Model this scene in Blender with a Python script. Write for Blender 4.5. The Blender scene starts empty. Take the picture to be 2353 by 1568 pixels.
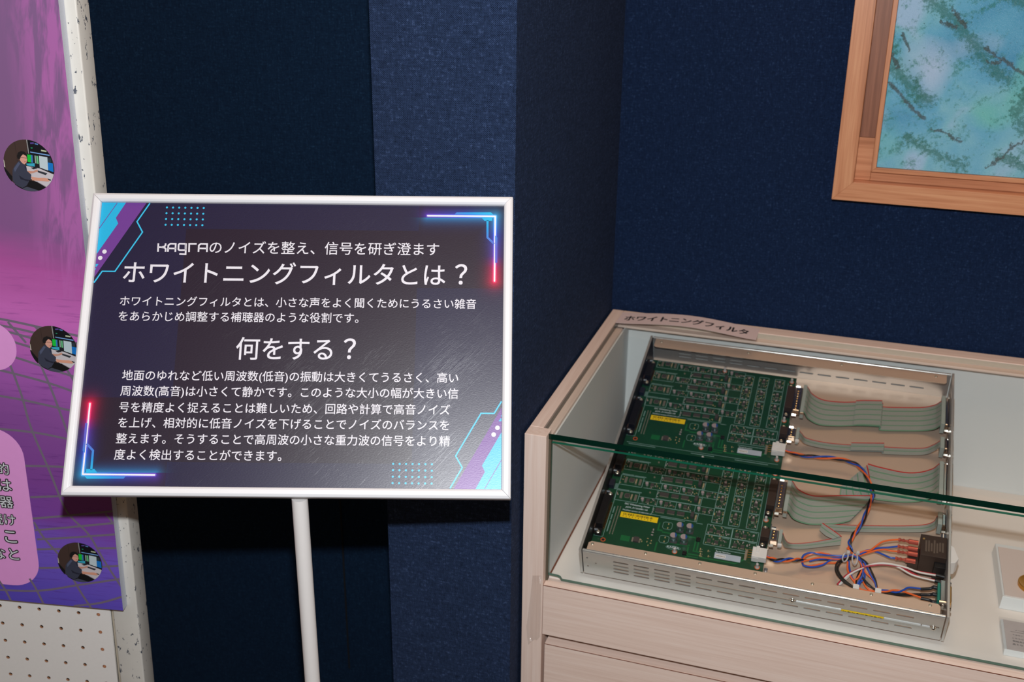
import bpy, bmesh, math, random
import numpy as np
from mathutils import Vector, Matrix
random.seed(7)
col = bpy.context.scene.collection
sc = bpy.context.scene

# ------------------------------------------------------------------ camera, light, exposure
FPX, YAW, PITCH, ROLL = 2559.427, -0.3136, 0.3813, 0.0105
CAM = Vector((0.3518, -1.1371, 0.5955))
PCX, PCY = 1176.5, 784.0
_f = Vector((math.sin(YAW)*math.cos(PITCH), math.cos(YAW)*math.cos(PITCH), -math.sin(PITCH)))
_r = Vector((math.cos(YAW), -math.sin(YAW), 0)); _u = _r.cross(_f)
CR = (math.cos(ROLL)*_r + math.sin(ROLL)*_u); CU = (-math.sin(ROLL)*_r + math.cos(ROLL)*_u); CF = _f
cam = bpy.data.cameras.new('camera'); camo = bpy.data.objects.new('camera', cam); col.objects.link(camo)
camo.matrix_world = Matrix(((CR.x, CU.x, -CF.x, CAM.x), (CR.y, CU.y, -CF.y, CAM.y), (CR.z, CU.z, -CF.z, CAM.z), (0, 0, 0, 1)))
cam.sensor_fit = 'HORIZONTAL'; cam.sensor_width = 36.0; cam.lens = FPX/2353*36.0; cam.clip_start = 0.05
cam.dof.use_dof = True; cam.dof.focus_distance = 1.13; cam.dof.aperture_fstop = 9.0
sc.camera = camo
world = bpy.data.worlds.new('World'); sc.world = world; world.use_nodes = True
bg = world.node_tree.nodes['Background']; bg.inputs[0].default_value = (0.42, 0.262, 0.150, 1); bg.inputs[1].default_value = 0.34
fl = bpy.data.lights.new('camera_flash', 'POINT'); fl.energy = 55.0; fl.color = (0.95, 0.98, 1.0); fl.shadow_soft_size = 0.012
flo = bpy.data.objects.new('camera_flash', fl); col.objects.link(flo); flo.location = CAM + CU*0.123
al = bpy.data.lights.new('ceiling_lamp', 'AREA'); al.energy = 11.0; al.color = (1.0, 0.66, 0.42); al.shape = 'RECTANGLE'; al.size = 1.5; al.size_y = 0.8
alo = bpy.data.objects.new('ceiling_lamp', al); col.objects.link(alo); alo.location = (0.35, -0.02, 1.85)
sc.view_settings.view_transform = 'Standard'; sc.view_settings.look = 'None'
sc.view_settings.exposure = 0.0; sc.view_settings.gamma = 1.0; sc.view_settings.use_curve_mapping = False
sc.cycles.max_bounces = 8; sc.cycles.transparent_max_bounces = 16

def ray(u, v): return (CR*((u-PCX)/FPX) - CU*((v-PCY)/FPX) + CF)
def hit(u, v, O, N):
    d = ray(u, v); return CAM + d*(((Vector(O)-CAM).dot(N))/d.dot(N))
def hy(u, v, y): return hit(u, v, (0, y, 0), Vector((0, 1, 0)))
def hz(u, v, z): return hit(u, v, (0, 0, z), Vector((0, 0, 1)))

# ------------------------------------------------------------------ materials
def lin(c):
    out = []
    for x in c[:3]:
        x /= 255.0
        out.append(x/12.92 if x <= 0.04045 else ((x+0.055)/1.055)**2.4)
    return (*out, 1.0)
class NT:
    def __init__(s, name):
        s.m = bpy.data.materials.new(name); s.m.use_nodes = True; s.t = s.m.node_tree
        s.p = s.t.nodes['Principled BSDF']; s.out = s.t.nodes['Material Output']
    def n(s, typ, ins=None, **kw):
        nd = s.t.nodes.new(typ)
        for k, v in kw.items(): setattr(nd, k, v)
        for k, v in (ins or {}).items(): s.set(nd.inputs[k], v)
        return nd
    def set(s, sock, v):
        if isinstance(v, bpy.types.NodeSocket): s.t.links.new(v, sock)
        else: sock.default_value = v
    def math(s, op, a, b=0.0, c=0.0, clamp=False):
        nd = s.t.nodes.new('ShaderNodeMath'); nd.operation = op; nd.use_clamp = clamp
        s.set(nd.inputs[0], a); s.set(nd.inputs[1], b); s.set(nd.inputs[2], c); return nd.outputs[0]
    def mix(s, f, a, b):
        nd = s.t.nodes.new('ShaderNodeMix'); nd.data_type = 'RGBA'
        s.set(nd.inputs[0], f); s.set(nd.inputs[6], a); s.set(nd.inputs[7], b); return nd.outputs[2]
    def ramp(s, f, stops, interp='LINEAR'):
        nd = s.t.nodes.new('ShaderNodeValToRGB'); s.set(nd.inputs[0], f); cr = nd.color_ramp; cr.interpolation = interp
        while len(cr.elements) > 1: cr.elements.remove(cr.elements[-1])
        cr.elements[0].position = stops[0][0]; cr.elements[0].color = stops[0][1]
        for p_, c_ in stops[1:]:
            e = cr.elements.new(p_); e.color = c_
        return nd.outputs[0]
    def coord(s, scale=(1, 1, 1), rot=(0, 0, 0), kind='Object', loc=(0, 0, 0)):
        tc = s.n('ShaderNodeTexCoord'); any_rot = any(abs(a) > 1e-6 for a in rot)
        mp = s.n('ShaderNodeMapping', {'Vector': tc.outputs[kind], 'Scale': tuple(1/x for x in scale) if any_rot else scale, 'Rotation': rot, 'Location': loc}, vector_type='TEXTURE' if any_rot else 'POINT')
        return mp.outputs[0]
    def noise(s, vec, scale, detail=3, rough=0.55, dist=0.0, out=0):
        nd = s.n('ShaderNodeTexNoise', {'Vector': vec, 'Scale': scale, 'Detail': detail, 'Roughness': rough, 'Distortion': dist}); return nd.outputs[out]
    def bump(s, h, strength=0.3, dist=0.001):
        nd = s.n('ShaderNodeBump', {'Height': h, 'Strength': strength, 'Distance': dist}); s.t.links.new(nd.outputs[0], s.p.inputs['Normal'])
    def fin(s, color=None, rough=0.5, metal=0.0, spec=0.5, **kw):
        if color is not None: s.set(s.p.inputs['Base Color'], color)
        s.set(s.p.inputs['Roughness'], rough); s.set(s.p.inputs['Metallic'], metal); s.set(s.p.inputs['Specular IOR Level'], spec)
        for k, v in kw.items(): s.set(s.p.inputs[k.replace('_', ' ')], v)
        return s.m
_mc = {}
def plain(name, rgb, rough=0.5, metal=0.0, spec=0.5, var=0.06, scale=120, bump=0.0):
    if name in _mc: return _mc[name]
    t = NT(name); c = lin(rgb); d = tuple(x*(1-var*2) for x in c[:3])+(1,)
    nz = t.noise(t.coord(), scale, 3)
    if bump: t.bump(nz, bump, 0.0005)
    m = t.fin(t.mix(nz, d, tuple(min(1, x*(1+var)) for x in c[:3])+(1,)), rough, metal, spec); _mc[name] = m; return m

def fabric(name, dark, light, fleck, pitch, amt=0.5):
    t = NT(name); v = t.coord()
    sx = t.n('ShaderNodeSeparateXYZ', {0: v})
    k = 2*math.pi/pitch
    # warp and weft threads running over each other
    h = t.math('ADD', sx.outputs[0], sx.outputs[1])
    wob = t.noise(v, 90, 2); h = t.math('MULTIPLY_ADD', wob, pitch*1.2, h)
    a = t.math('SINE', t.math('MULTIPLY', h, k)); b = t.math('SINE', t.math('MULTIPLY', t.math('MULTIPLY_ADD', wob, pitch*0.8, sx.outputs[2]), k))
    w = t.math('MULTIPLY_ADD', t.math('MULTIPLY', a, b), 0.5, 0.5)
    nz = t.noise(v, 0.62/pitch, 2, 0.7); yarn = t.math('ADD', t.noise(t.coord(scale=(1, 1, 9)), 0.16/pitch, 2), t.noise(t.coord(scale=(9, 9, 1)), 0.16/pitch, 2))
    big = t.noise(v, 9, 2)
    f = t.math('MULTIPLY_ADD', w, amt, t.math('MULTIPLY', nz, 0.75)); f = t.math('ADD', f, t.math('MULTIPLY', t.math('SUBTRACT', yarn, 1.0), 0.7)); f = t.math('SUBTRACT', f, 0.22, clamp=True)
    c = t.mix(f, lin(dark), lin(light))
    fl_ = t.math('MULTIPLY', t.math('SUBTRACT', t.math('MULTIPLY', nz, t.math('MULTIPLY_ADD', yarn, 0.5, 0.5)), 0.60), 4.0, clamp=True)
    c = t.mix(t.math('MULTIPLY', fl_, 0.7), c, lin(fleck))
    c = t.mix(t.math('MULTIPLY', big, 0.2), c, lin(dark))
    t.bump(t.math('ADD', w, nz), 0.6, 0.0006)
    return t.fin(c, 0.9, 0, 0.12)
M = {}
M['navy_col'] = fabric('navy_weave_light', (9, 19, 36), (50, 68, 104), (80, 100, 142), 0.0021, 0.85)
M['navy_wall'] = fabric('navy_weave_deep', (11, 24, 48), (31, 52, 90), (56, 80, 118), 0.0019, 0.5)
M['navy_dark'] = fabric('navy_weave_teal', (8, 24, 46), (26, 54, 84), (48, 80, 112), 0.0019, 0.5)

def wood(name, a, b, c, axis='X', scale=1.0, rough=0.45, streak=60):
    t = NT(name); s_ = {'X': (1.2, streak, streak), 'Z': (streak, streak, 1.2), 'Y': (streak, 1.2, streak)}[axis]
    v = t.coord(scale=s_)
    n1 = t.noise(v, 3.0*scale, 4, 0.6, 0.6); n2 = t.noise(v, 14.0*scale, 2, 0.5)
    f = t.math('ADD', t.math('MULTIPLY', n1, 0.7), t.math('MULTIPLY', n2, 0.3))
    c_ = t.ramp(f, [(0.3, lin(a)), (0.5, lin(b)), (0.68, lin(c))])
    t.bump(n2, 0.08, 0.0003)
    return t.fin(c_, rough, 0, 0.35)
A_, B_, C_ = (225, 198, 184), (237, 213, 200), (244, 224, 213)
M['maple_x'] = wood('pale_maple_across', A_, B_, C_, 'X')
M['maple_z'] = wood('pale_maple_upright', A_, B_, C_, 'Z')
M['maple_y'] = wood('pale_maple_deep', A_, B_, C_, 'Y')
F1, F2, F3 = (168, 108, 74), (204, 140, 102), (220, 162, 122)
M['cedar_x'] = wood('cedar_across', F1, F2, F3, 'X', 1.0, 0.38, 40)
M['cedar_z'] = wood('cedar_upright', F1, F2, F3, 'Z', 1.0, 0.38, 40)
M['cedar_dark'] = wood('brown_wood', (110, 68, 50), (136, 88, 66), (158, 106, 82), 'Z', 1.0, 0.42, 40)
M['drawer_shade'] = plain('drawer_gap_shade_brown', (70, 44, 26), 0.8)
M['edge_line'] = plain('edge_banding_brown', (120, 66, 44), 0.6)

def cloth(name, rgb, var=10):
    t = NT(name); v = t.coord(); c = lin(rgb); d = lin(tuple(x-var*2 for x in rgb))
    sx = t.n('ShaderNodeSeparateXYZ', {0: v})
    n1 = t.noise(t.coord(scale=(1, 12, 12)), 130, 2); n2 = t.noise(t.coord(scale=(12, 1, 1)), 130, 2)
    f = t.math('MULTIPLY', t.math('ADD', n1, n2), 0.5)
    t.bump(f, 0.15, 0.0004)
    return t.fin(t.mix(f, d, c), 0.85, 0, 0.2)
M['linen'] = cloth('cream_linen', (240, 234, 229), 6)
M['linen_wall'] = cloth('pale_grey_linen', (226, 230, 231), 4)
M['white_frame'] = plain('white_coated_aluminium', (232, 233, 238), 0.38, 0, 0.4, 0.01)
M['pole'] = plain('white_painted_tube', (226, 223, 222), 0.42, 0, 0.4, 0.01)
M['grey_back'] = plain('grey_backing', (70, 68, 74), 0.7)
M['void'] = plain('dark_void', (16, 15, 15), 0.9)

def glass_mat(name, tint, refl=1.0):
    t = NT(name); tr = t.n('ShaderNodeBsdfTransparent', {'Color': tint}); gl = t.n('ShaderNodeBsdfGlossy', {'Roughness': 0.015, 'Color': (1, 1, 1, 1)})
    lw = t.n('ShaderNodeLayerWeight', {'Blend': 0.5}); f = t.math('MULTIPLY_ADD', t.math('POWER', lw.outputs['Facing'], 5.0), 0.6*refl, 0.022)
    nz = t.noise(t.coord(), 6, 2); f = t.math('MULTIPLY', f, t.math('MULTIPLY_ADD', nz, 0.1, 0.95))
    mx = t.n('ShaderNodeMixShader', {0: f, 1: tr.outputs[0], 2: gl.outputs[0]}); t.t.links.new(mx.outputs[0], t.out.inputs[0]); t.t.nodes.remove(t.p); return t.m
M['glass'] = glass_mat('clear_glass', (0.985, 0.995, 0.990, 1))
M['acrylic'] = glass_mat('clear_acrylic', (0.97, 0.975, 0.98, 1))
def edge_mat(name, c0, rough=0.12):
    t = NT(name); nz = t.noise(t.coord(scale=(1, 1, 1)), 40, 2)
    c = lin(c0); return t.fin(t.mix(nz, tuple(x*0.8 for x in c[:3])+(1,), c), rough, 0, 0.5)
M['glass_edge_dark'] = edge_mat('glass_edge_deep_green', (4, 40, 30))
M['glass_edge'] = edge_mat('glass_edge_green', (22, 108, 84), 0.25)
M['glass_edge_low'] = edge_mat('glass_edge_grey_green', (92, 122, 108), 0.3)
M['seal'] = plain('glazing_seal', (88, 80, 66), 0.6)

def steel(name, rgb, rough=0.36, metal=0.85, grain='X'):
    t = NT(name); s_ = {'X': (4, 200, 200), 'Y': (200, 4, 200)}[grain]
    nz = t.noise(t.coord(scale=s_), 5, 3); c = lin(rgb)
    t.bump(nz, 0.03, 0.0002)
    sp = t.noise(t.coord(), 2500, 1)
    r = t.math('MULTIPLY_ADD', nz, 0.12, rough-0.06)
    return t.fin(t.mix(sp, tuple(x*0.86 for x in c[:3])+(1,), tuple(min(1, x*1.1) for x in c[:3])+(1,)), r, metal, 0.5)
M['steel'] = steel('warm_lit_sheet', (216, 188, 168), 0.42, 0.40)  # same sheet as the sides, its warm lit tone put into the colour
M['steel_side'] = steel('satin_stainless_side', (216, 215, 213), 0.35, 0.78)
M['roll'] = steel('bright_folded_edge', (226, 226, 226), 0.24, 0.75)
M['chrome'] = plain('bright_nickel', (225, 220, 212), 0.16, 1.0, 0.5, 0.03)
M['brass'] = plain('gold_plating', (214, 168, 104), 0.28, 1.0, 0.5, 0.05)
M['black_panel'] = plain('black_anodised', (20, 20, 22), 0.45, 0.0, 0.3)
M['black_plastic'] = plain('black_plastic', (17, 17, 20), 0.45, 0, 0.35)
M['brown_black'] = plain('brown_black_plastic', (56, 42, 36), 0.5, 0, 0.35)
M['chip'] = plain('chip_epoxy', (66, 62, 62), 0.55, 0, 0.3, 0.05, 900)
M['pin'] = plain('tinned_leads', (205, 196, 180), 0.3, 0.8)
M['solder_y'] = plain('yellowish_solder', (196, 178, 130), 0.4, 0.4)
def pcbmat():
    t = NT('solder_mask_green'); v = t.coord()
    n = t.noise(v, 45, 3); n2 = t.noise(t.coord(scale=(1, 6, 1)), 160, 2)
    c = t.mix(n, lin((12, 54, 36)), lin((21, 76, 49))); c = t.mix(t.math('MULTIPLY', n2, 0.3), c, lin((10, 50, 34)))
    return t.fin(c, 0.33, 0, 0.5)
M['pcb'] = pcbmat()
M['trace'] = plain('solder_mask_over_copper', (24, 100, 56), 0.33)
M['silk'] = plain('silkscreen_ink', (116, 150, 146), 0.6)
M['silk_w'] = plain('white_silkscreen', (190, 204, 210), 0.6)
M['yellow'] = plain('yellow_label', (238, 200, 22), 0.45, 0, 0.4, 0.02)
M['barcode'] = plain('label_ink', (92, 78, 10), 0.6)
M['cap_top'] = plain('capacitor_top', (206, 188, 192), 0.3, 0.5)
M['cap_side'] = plain('aluminium_can', (176, 186, 198), 0.22, 0.9)
M['cap_blue'] = plain('capacitor_blue_mark', (16, 74, 140), 0.4)
M['copper'] = plain('copper_ring', (206, 104, 62), 0.35, 0.4)
M['nylon'] = plain('white_nylon', (224, 220, 218), 0.4, 0, 0.4, 0.02)
M['nylon_t'] = plain('translucent_nylon', (196, 190, 190), 0.35, 0, 0.4, 0.02)
M['orange'] = plain('orange_wire', (236, 104, 44), 0.38)
M['blue'] = plain('blue_wire', (28, 78, 178), 0.38)
M['blackw'] = plain('black_wire', (20, 18, 18), 0.4)
M['white_w'] = plain('white_wire', (226, 220, 216), 0.4)
M['red_w'] = plain('red_wire', (178, 36, 52), 0.4)
M['crimp'] = plain('pink_crimp_sleeve', (200, 98, 84), 0.12, 0.4)
M['sleeve'] = plain('black_heat_shrink', (30, 32, 38), 0.42)
M['teal'] = plain('teal_insert', (16, 120, 104), 0.45)
def ribbonmat():
    t = NT('grey_ribbon_cable'); uv = t.n('ShaderNodeUVMap'); sx = t.n('ShaderNodeSeparateXYZ', {0: uv.outputs[0]})
    x = sx.outputs[1]     # conductor number
    fr = t.math('FRACT', x); wire = t.math('SINE', t.math('MULTIPLY', fr, math.pi))
    five = t.math('FRACT', t.math('DIVIDE', t.math('ADD', x, 0.0), 5.0))
    g = t.math('MULTIPLY', t.math('GREATER_THAN', five, 0.8), 0.6)
    c = t.mix(t.math('POWER', wire, 0.5), lin((118, 120, 115)), lin((164, 169, 162)))
    c = t.mix(g, c, lin((58, 146, 100)))
    c = t.mix(t.math('LESS_THAN', x, 1.0), c, lin((196, 44, 44)))
    t.bump(wire, 0.6, 0.0006)
    return t.fin(c, 0.32, 0, 0.5)
M['ribbon'] = ribbonmat()
M['ribbon_grey'] = plain('grey_plug_plastic', (160, 168, 162), 0.4)
M['paper'] = plain('pink_white_paper', (222, 202, 202), 0.8, 0, 0.2, 0.01)
M['ink'] = plain('black_ink', (38, 36, 40), 0.7)
M['tape'] = None

# ------------------------------------------------------------------ mesh helpers
class MB:
    def __init__(s): s.v = []; s.f = []; s.mi = []; s.uv = None
    def add(s, vs, fs, mi=0):
        o = len(s.v); s.v += [tuple(x) for x in vs]; s.f += [tuple(i+o for i in f) for f in fs]; s.mi += [mi]*len(fs); return s
    def box(s, x0, x1, y0, y1, z0, z1, mi=0):
        vs = [(x0, y0, z0), (x1, y0, z0), (x1, y1, z0), (x0, y1, z0), (x0, y0, z1), (x1, y0, z1), (x1, y1, z1), (x0, y1, z1)]
        return s.add(vs, [(0, 3, 2, 1), (4, 5, 6, 7), (0, 1, 5, 4), (1, 2, 6, 5), (2, 3, 7, 6), (3, 0, 4, 7)], mi)
    def cyl(s, p, q, r, n=12, r2=None, mi=0, cap=True):
        p = Vector(p); q = Vector(q); d = (q-p).normalized(); a = d.orthogonal().normalized(); b = d.cross(a); r2 = r if r2 is None else r2
        vs = [p+(a*math.cos(t)+b*math.sin(t))*r for t in [2*math.pi*i/n for i in range(n)]] + [q+(a*math.cos(t)+b*math.sin(t))*r2 for t in [2*math.pi*i/n for i in range(n)]]
        fs = [(i, (i+1) % n, n+(i+1) % n, n+i) for i in range(n)]
        if cap: fs += [tuple(range(n-1, -1, -1)), tuple(range(n, 2*n))]
        return s.add(vs, fs, mi)
    def lathe(s, c, prof, n=20, mi=0, mis=None):     # profile of (r, z) about the local Z at c
        o = len(prof); vs = []; fs = []; ms = []
        for i in range(n):
            t = 2*math.pi*i/n
            for r, z in prof: vs.append((c[0]+r*math.cos(t), c[1]+r*math.sin(t), c[2]+z))
        for i in range(n):
            j = (i+1) % n
            for k in range(o-1): fs.append((i*o+k, j*o+k, j*o+k+1, i*o+k+1)); ms.append(mis[k] if mis else mi)
        b = len(s.v); s.v += vs; s.f += [tuple(x+b for x in f) for f in fs]; s.mi += ms; return s
    def prism(s, poly, z0, z1, mi=0):
        n = len(poly); vs = [(x, y, z0) for x, y in poly]+[(x, y, z1) for x, y in poly]
        return s.add(vs, [tuple(range(n-1, -1, -1)), tuple(range(n, 2*n))]+[(i, (i+1) % n, n+(i+1) % n, n+i) for i in range(n)], mi)
    def poly(s, poly, z=0.0, mi=0):
        return s.add([(x, y, z) for x, y in poly], [tuple(range(len(poly)))], mi)
    def tube(s, pts, r, n=8, mi=0):
        pts = [Vector(p) for p in pts]; vs = []; m = len(pts); nrm = None
        for i, p in enumerate(pts):
            d = (pts[min(i+1, m-1)]-pts[max(i-1, 0)]).normalized()
            nrm = d.orthogonal().normalized() if nrm is None else (nrm-d*nrm.dot(d)).normalized()
            b = d.cross(nrm)
            rr = r[i] if isinstance(r, (list, tuple)) else r
            vs += [p+(nrm*math.cos(2*math.pi*k/n)+b*math.sin(2*math.pi*k/n))*rr for k in range(n)]
        fs = [(i*n+k, i*n+(k+1) % n, (i+1)*n+(k+1) % n, (i+1)*n+k) for i in range(m-1) for k in range(n)]
        fs += [tuple(range(n-1, -1, -1)), tuple(range((m-1)*n, m*n))]
        return s.add(vs, fs, mi)
    def mesh(s, name, mats):
        me = bpy.data.meshes.new(name); me.from_pydata(s.v, [], s.f)
        for m in (mats if isinstance(mats, (list, tuple)) else [mats]): me.materials.append(m)
        me.polygons.foreach_set('material_index', s.mi); me.update(); return me
    def build(s, name, mats, parent=None, loc=(0, 0, 0), bevel=0.0, smooth=False, mtx=None, seg=2, fixn=True):
        me = s.mesh(name, mats); bm = bmesh.new(); bm.from_mesh(me)
        if fixn: bmesh.ops.recalc_face_normals(bm, faces=bm.faces)
        if bevel: bmesh.ops.bevel(bm, geom=bm.edges[:], offset=bevel, segments=seg, affect='EDGES', profile=0.5, clamp_overlap=True)
        bm.to_mesh(me); bm.free()
        if smooth:
            for p_ in me.polygons: p_.use_smooth = True
            try: me.set_sharp_from_angle(angle=math.radians(40))
            except Exception: pass
        o = bpy.data.objects.new(name, me); col.objects.link(o)
        if mtx is not None: o.matrix_basis = mtx
        else: o.location = loc
        o.parent = parent; return o
def tag(o, label=None, cat=None, group=None, kind=None):
    if label: o['label'] = label
    if cat: o['category'] = cat
    if group: o['group'] = group
    if kind: o['kind'] = kind
    return o
def empty(name, loc=(0, 0, 0), rot=(0, 0, 0), parent=None):
    o = bpy.data.objects.new(name, None); col.objects.link(o); o.location = loc; o.rotation_euler = rot; o.empty_display_size = 0.02; o.parent = parent; return o
def clone(o, parent=None, off=None):
    c = o.copy(); col.objects.link(c); c.parent = parent
    if off is not None: c.location = Vector(o.location)+Vector(off)
    for ch in list(o.children): clone(ch, c)
    return c
def cat_rom(pts, k=8):
    P = [Vector(p) for p in pts]; P = [P[0]*2-P[1]]+P+[P[-1]*2-P[-2]]; out = []
    for i in range(1, len(P)-2):
        for j in range(k):
            t = j/k; out.append(0.5*((2*P[i])+(-P[i-1]+P[i+1])*t+(2*P[i-1]-5*P[i]+4*P[i+1]-P[i+2])*t*t+(-P[i-1]+3*P[i]-3*P[i+1]+P[i+2])*t**3))
    out.append(P[-2]); return out
def plate(name, outer, holes, th, mats, parent=None, mtx=None, sm=False):
    """flat plate with real holes, in local XY, thickness th centred on z = 0"""
    cu = bpy.data.curves.new(name, 'CURVE'); cu.dimensions = '2D'; cu.fill_mode = 'BOTH'; cu.extrude = th/2
    for poly in [outer]+holes:
        sp = cu.splines.new('POLY'); sp.points.add(len(poly)-1)
        for i, (x, y) in enumerate(poly): sp.points[i].co = (x, y, 0, 1)
        sp.use_cyclic_u = True
    tmp = bpy.data.objects.new('tmp', cu); col.objects.link(tmp)
    dg = bpy.context.evaluated_depsgraph_get(); me = bpy.data.meshes.new_from_object(tmp.evaluated_get(dg))
    bpy.data.objects.remove(tmp); bpy.data.curves.remove(cu)
    me.materials.clear(); me.name = name
    for m in (mats if isinstance(mats, (list, tuple)) else [mats]): me.materials.append(m)
    o = bpy.data.objects.new(name, me); col.objects.link(o)
    if mtx is not None: o.matrix_basis = mtx
    o.parent = parent
    if len(me.materials) > 1:      # walls of the holes take the second material
        x0_, x1_, y0_, y1_ = min(p[0] for p in outer), max(p[0] for p in outer), min(p[1] for p in outer), max(p[1] for p in outer)
        for p_ in me.polygons:
            c_ = p_.center
            if abs(p_.normal.z) < 0.5 and x0_+1e-4 < c_.x < x1_-1e-4 and y0_+1e-4 < c_.y < y1_-1e-4: p_.material_index = 1
    return o
_txt = bpy.data.curves.new('txt', 'FONT'); _txo = bpy.data.objects.new('txt', _txt); col.objects.link(_txo)
def textmesh(s, res=3):
    """verts (n,2) and faces of a line of lettering, 1 em high"""
    _txt.body = s; _txt.size = 1.0; _txt.resolution_u = res; _txt.align_x = 'LEFT'
    dg = bpy.context.evaluated_depsgraph_get(); dg.update(); me = bpy.data.meshes.new_from_object(_txo.evaluated_get(dg))
    v = np.array([tuple(x.co)[:2] for x in me.vertices]); f = [tuple(p_.vertices) for p_ in me.polygons]; bpy.data.meshes.remove(me); return v, f
def fit_text(mb, s, x0, x1, yc, z, h=None, bold=0.0, slope=0.0, mi=0, res=3):
    """lettering squeezed to x0..x1, centred on yc; h is the glyph height (default keeps the proportions)"""
    v, f = textmesh(s, res)
    a, b = v[:, 0].min(), v[:, 0].max(); c, d = v[:, 1].min(), v[:, 1].max()
    k = (x1-x0)/(b-a); ky = k if h is None else h/(d-c)
    n = 1 if bold == 0 else (4 if bold < 0.03 else 10)
    for i in range(n):      # heavier strokes: the same glyphs printed again, a hair apart
        ox = bold*math.cos(2*math.pi*(i+0.5)/n) if n > 1 else 0; oy = bold*math.sin(2*math.pi*(i+0.5)/n) if n > 1 else 0
        mb.add([(x0+(p_[0]-a+ox)*k, yc+(p_[1]-(c+d)/2+oy)*ky, z+i*0.000004) for p_ in v], f, mi)

# ================================================================== THE ROOM
YW = 0.462          # back wall
FLOOR = -0.92
def struct(o, label=None): o['kind'] = 'structure'; 
def wallbox(name, x0, x1, y0, y1, z0, z1, m):
    o = MB().box(x0, x1, y0, y1, z0, z1).build(name, m); o['kind'] = 'structure'; return o
TOP = 1.9
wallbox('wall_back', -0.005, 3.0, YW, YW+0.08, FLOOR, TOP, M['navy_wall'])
# the pilaster between the two walls
XL = hy(868, 455, -0.035).x; XL2 = hy(893, 1350, -0.035).x
XL = (XL+XL2)/2
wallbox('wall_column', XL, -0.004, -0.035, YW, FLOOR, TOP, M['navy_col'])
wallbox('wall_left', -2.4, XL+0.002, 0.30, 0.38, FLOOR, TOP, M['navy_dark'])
# seam between two cloth panels on the left wall
o = MB(); sx = hy(790, 1300, 0.2995).x
o.box(sx-0.0012, sx+0.0012, 0.2985, 0.3005, hy(797, 1535, 0.2995).z, hy(785, 900, 0.2995).z); o = o.build('trim_1', plain('seam_black', (4, 7, 12), 0.9)); o['kind'] = 'structure'
fm = NT('dark_carpet'); nz = fm.noise(fm.coord(), 400, 2); fm = fm.fin(fm.mix(nz, lin((40, 38, 42)), lin((66, 62, 66))), 0.95, 0, 0.1)
wallbox('floor', -2.4, 3.0, -3.0, YW, FLOOR-0.05, FLOOR, fm)

# ================================================================== THE DISPLAY CASE
D = 0.4544; SW = 0.0270; ZR = -0.2074; W = 1.15
case = empty('display_case', (0.5, 0.2, FLOOR)); tag(case, 'pale maple glass-topped display case against the navy back wall', 'display case')
def cpart(mb, name, m, bevel=0.0006, **kw): return mb.build(name, m, case, loc=(-0.5, -0.2, -FLOOR), bevel=bevel, **kw)
# left side: upright stile and side panel with a groove for the glass
cpart(MB().box(0, SW, 0, 0.022, FLOOR, 0), 'stile', M['maple_z'])
cpart(MB().box(0, 0.0168, 0.0225, D, FLOOR, 0), 'side_panel', M['maple_y'])
cpart(MB().box(0.0172, SW, 0.0225, D-0.05, FLOOR+0.3, -0.0095), 'inner_side_rail', M['maple_y'])
cpart(MB().box(W-0.02, W, 0, D, FLOOR, 0), 'side_panel', M['maple_y'])
# back rail in two steps
cpart(MB().box(0.0172, W-0.02, 0.4285, D, -0.0125, 0), 'back_rail', M['maple_x'])
cpart(MB().box(0.0172, W-0.02, 0.4435, D, FLOOR, -0.0130), 'back_panel', M['maple_x'])
cpart(MB().box(0.0172, W-0.02, 0.414, 0.4282, -0.0128, -0.0092), 'glazing_ledge', M['maple_x'])
# lining
ZF = -0.2058
cpart(MB().box(SW+0.0003, W-0.021, 0.019, 0.4403, ZF-0.02, ZF), 'lining_floor', M['linen'], bevel=0.0)
cpart(MB().box(SW+0.0003, W-0.021, 0.4405, 0.4430, ZF-0.02, -0.0135), 'lining_back', M['linen_wall'], bevel=0.0)
cpart(MB().box(SW+0.0002, SW+0.0022, 0.021, 0.4403, ZF+0.0002, -0.0135), 'lining_side', M['linen_wall'], bevel=0.0)
cpart(MB().box(SW+0.0022, SW+0.0038, 0.022, 0.440, ZF+0.0001, ZF+0.0018), 'lining_bead', M['edge_line'], bevel=0.0)
# front rail, dark gap and drawer
zb = -0.2812; zd = -0.2952
fr = cpart(MB().box(SW+0.0006, W-0.021, 0.0, 0.0188, zb, ZR), 'front_rail', M['maple_x'], bevel=0.0004)
cpart(MB().box(SW+0.0006, W-0.021, -0.0003, 0.0004, ZR-0.0007, ZR+0.0001), 'edge_banding', M['edge_line'], bevel=0.0)
cpart(MB().box(SW+0.0004, W-0.021, 0.030, 0.035, FLOOR+0.05, ZF-0.03), 'drawer_gap_shade', M['drawer_shade'], bevel=0.0)  # brown sheet standing for the shade in the drawer gap
dr = cpart(MB().box(SW+0.0042, W-0.025, 0.0, 0.0215, zd-0.30, zd), 'drawer', M['maple_x'], bevel=0.0004)
MB().box(SW+0.0042, W-0.025, -0.0003, 0.0003, zd-0.0006, zd+0.0001).build('edge_banding', M['edge_line'], dr)
cpart(MB().box(SW, W-0.021, 0.0, 0.03, FLOOR, zd-0.31), 'plinth', M['maple_x'])
# glass: each pane with its own green polished edges
def pane(name, x0, x1, y0, y1, z0, z1, front=1, top=1, notch=None):
    mb = MB(); mb.box(x0, x1, y0, y1, z0, z1, 0)
    mb.mi[2] = front; mb.mi[3] = 1; mb.mi[5] = 1; mb.mi[1] = top
    return mb
g = pane('glass_top', SW-0.0085, W-0.03, 0.0105, 0.4275, -0.0082, -0.0008, front=1, top=0)
g.mi = [0, 0, 1, 2, 2, 1]
cpart(g, 'glass_top', [M['glass'], M['glass_edge_dark'], plain('glass_edge_pale', (196, 186, 170), 0.4)], bevel=0)
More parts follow.
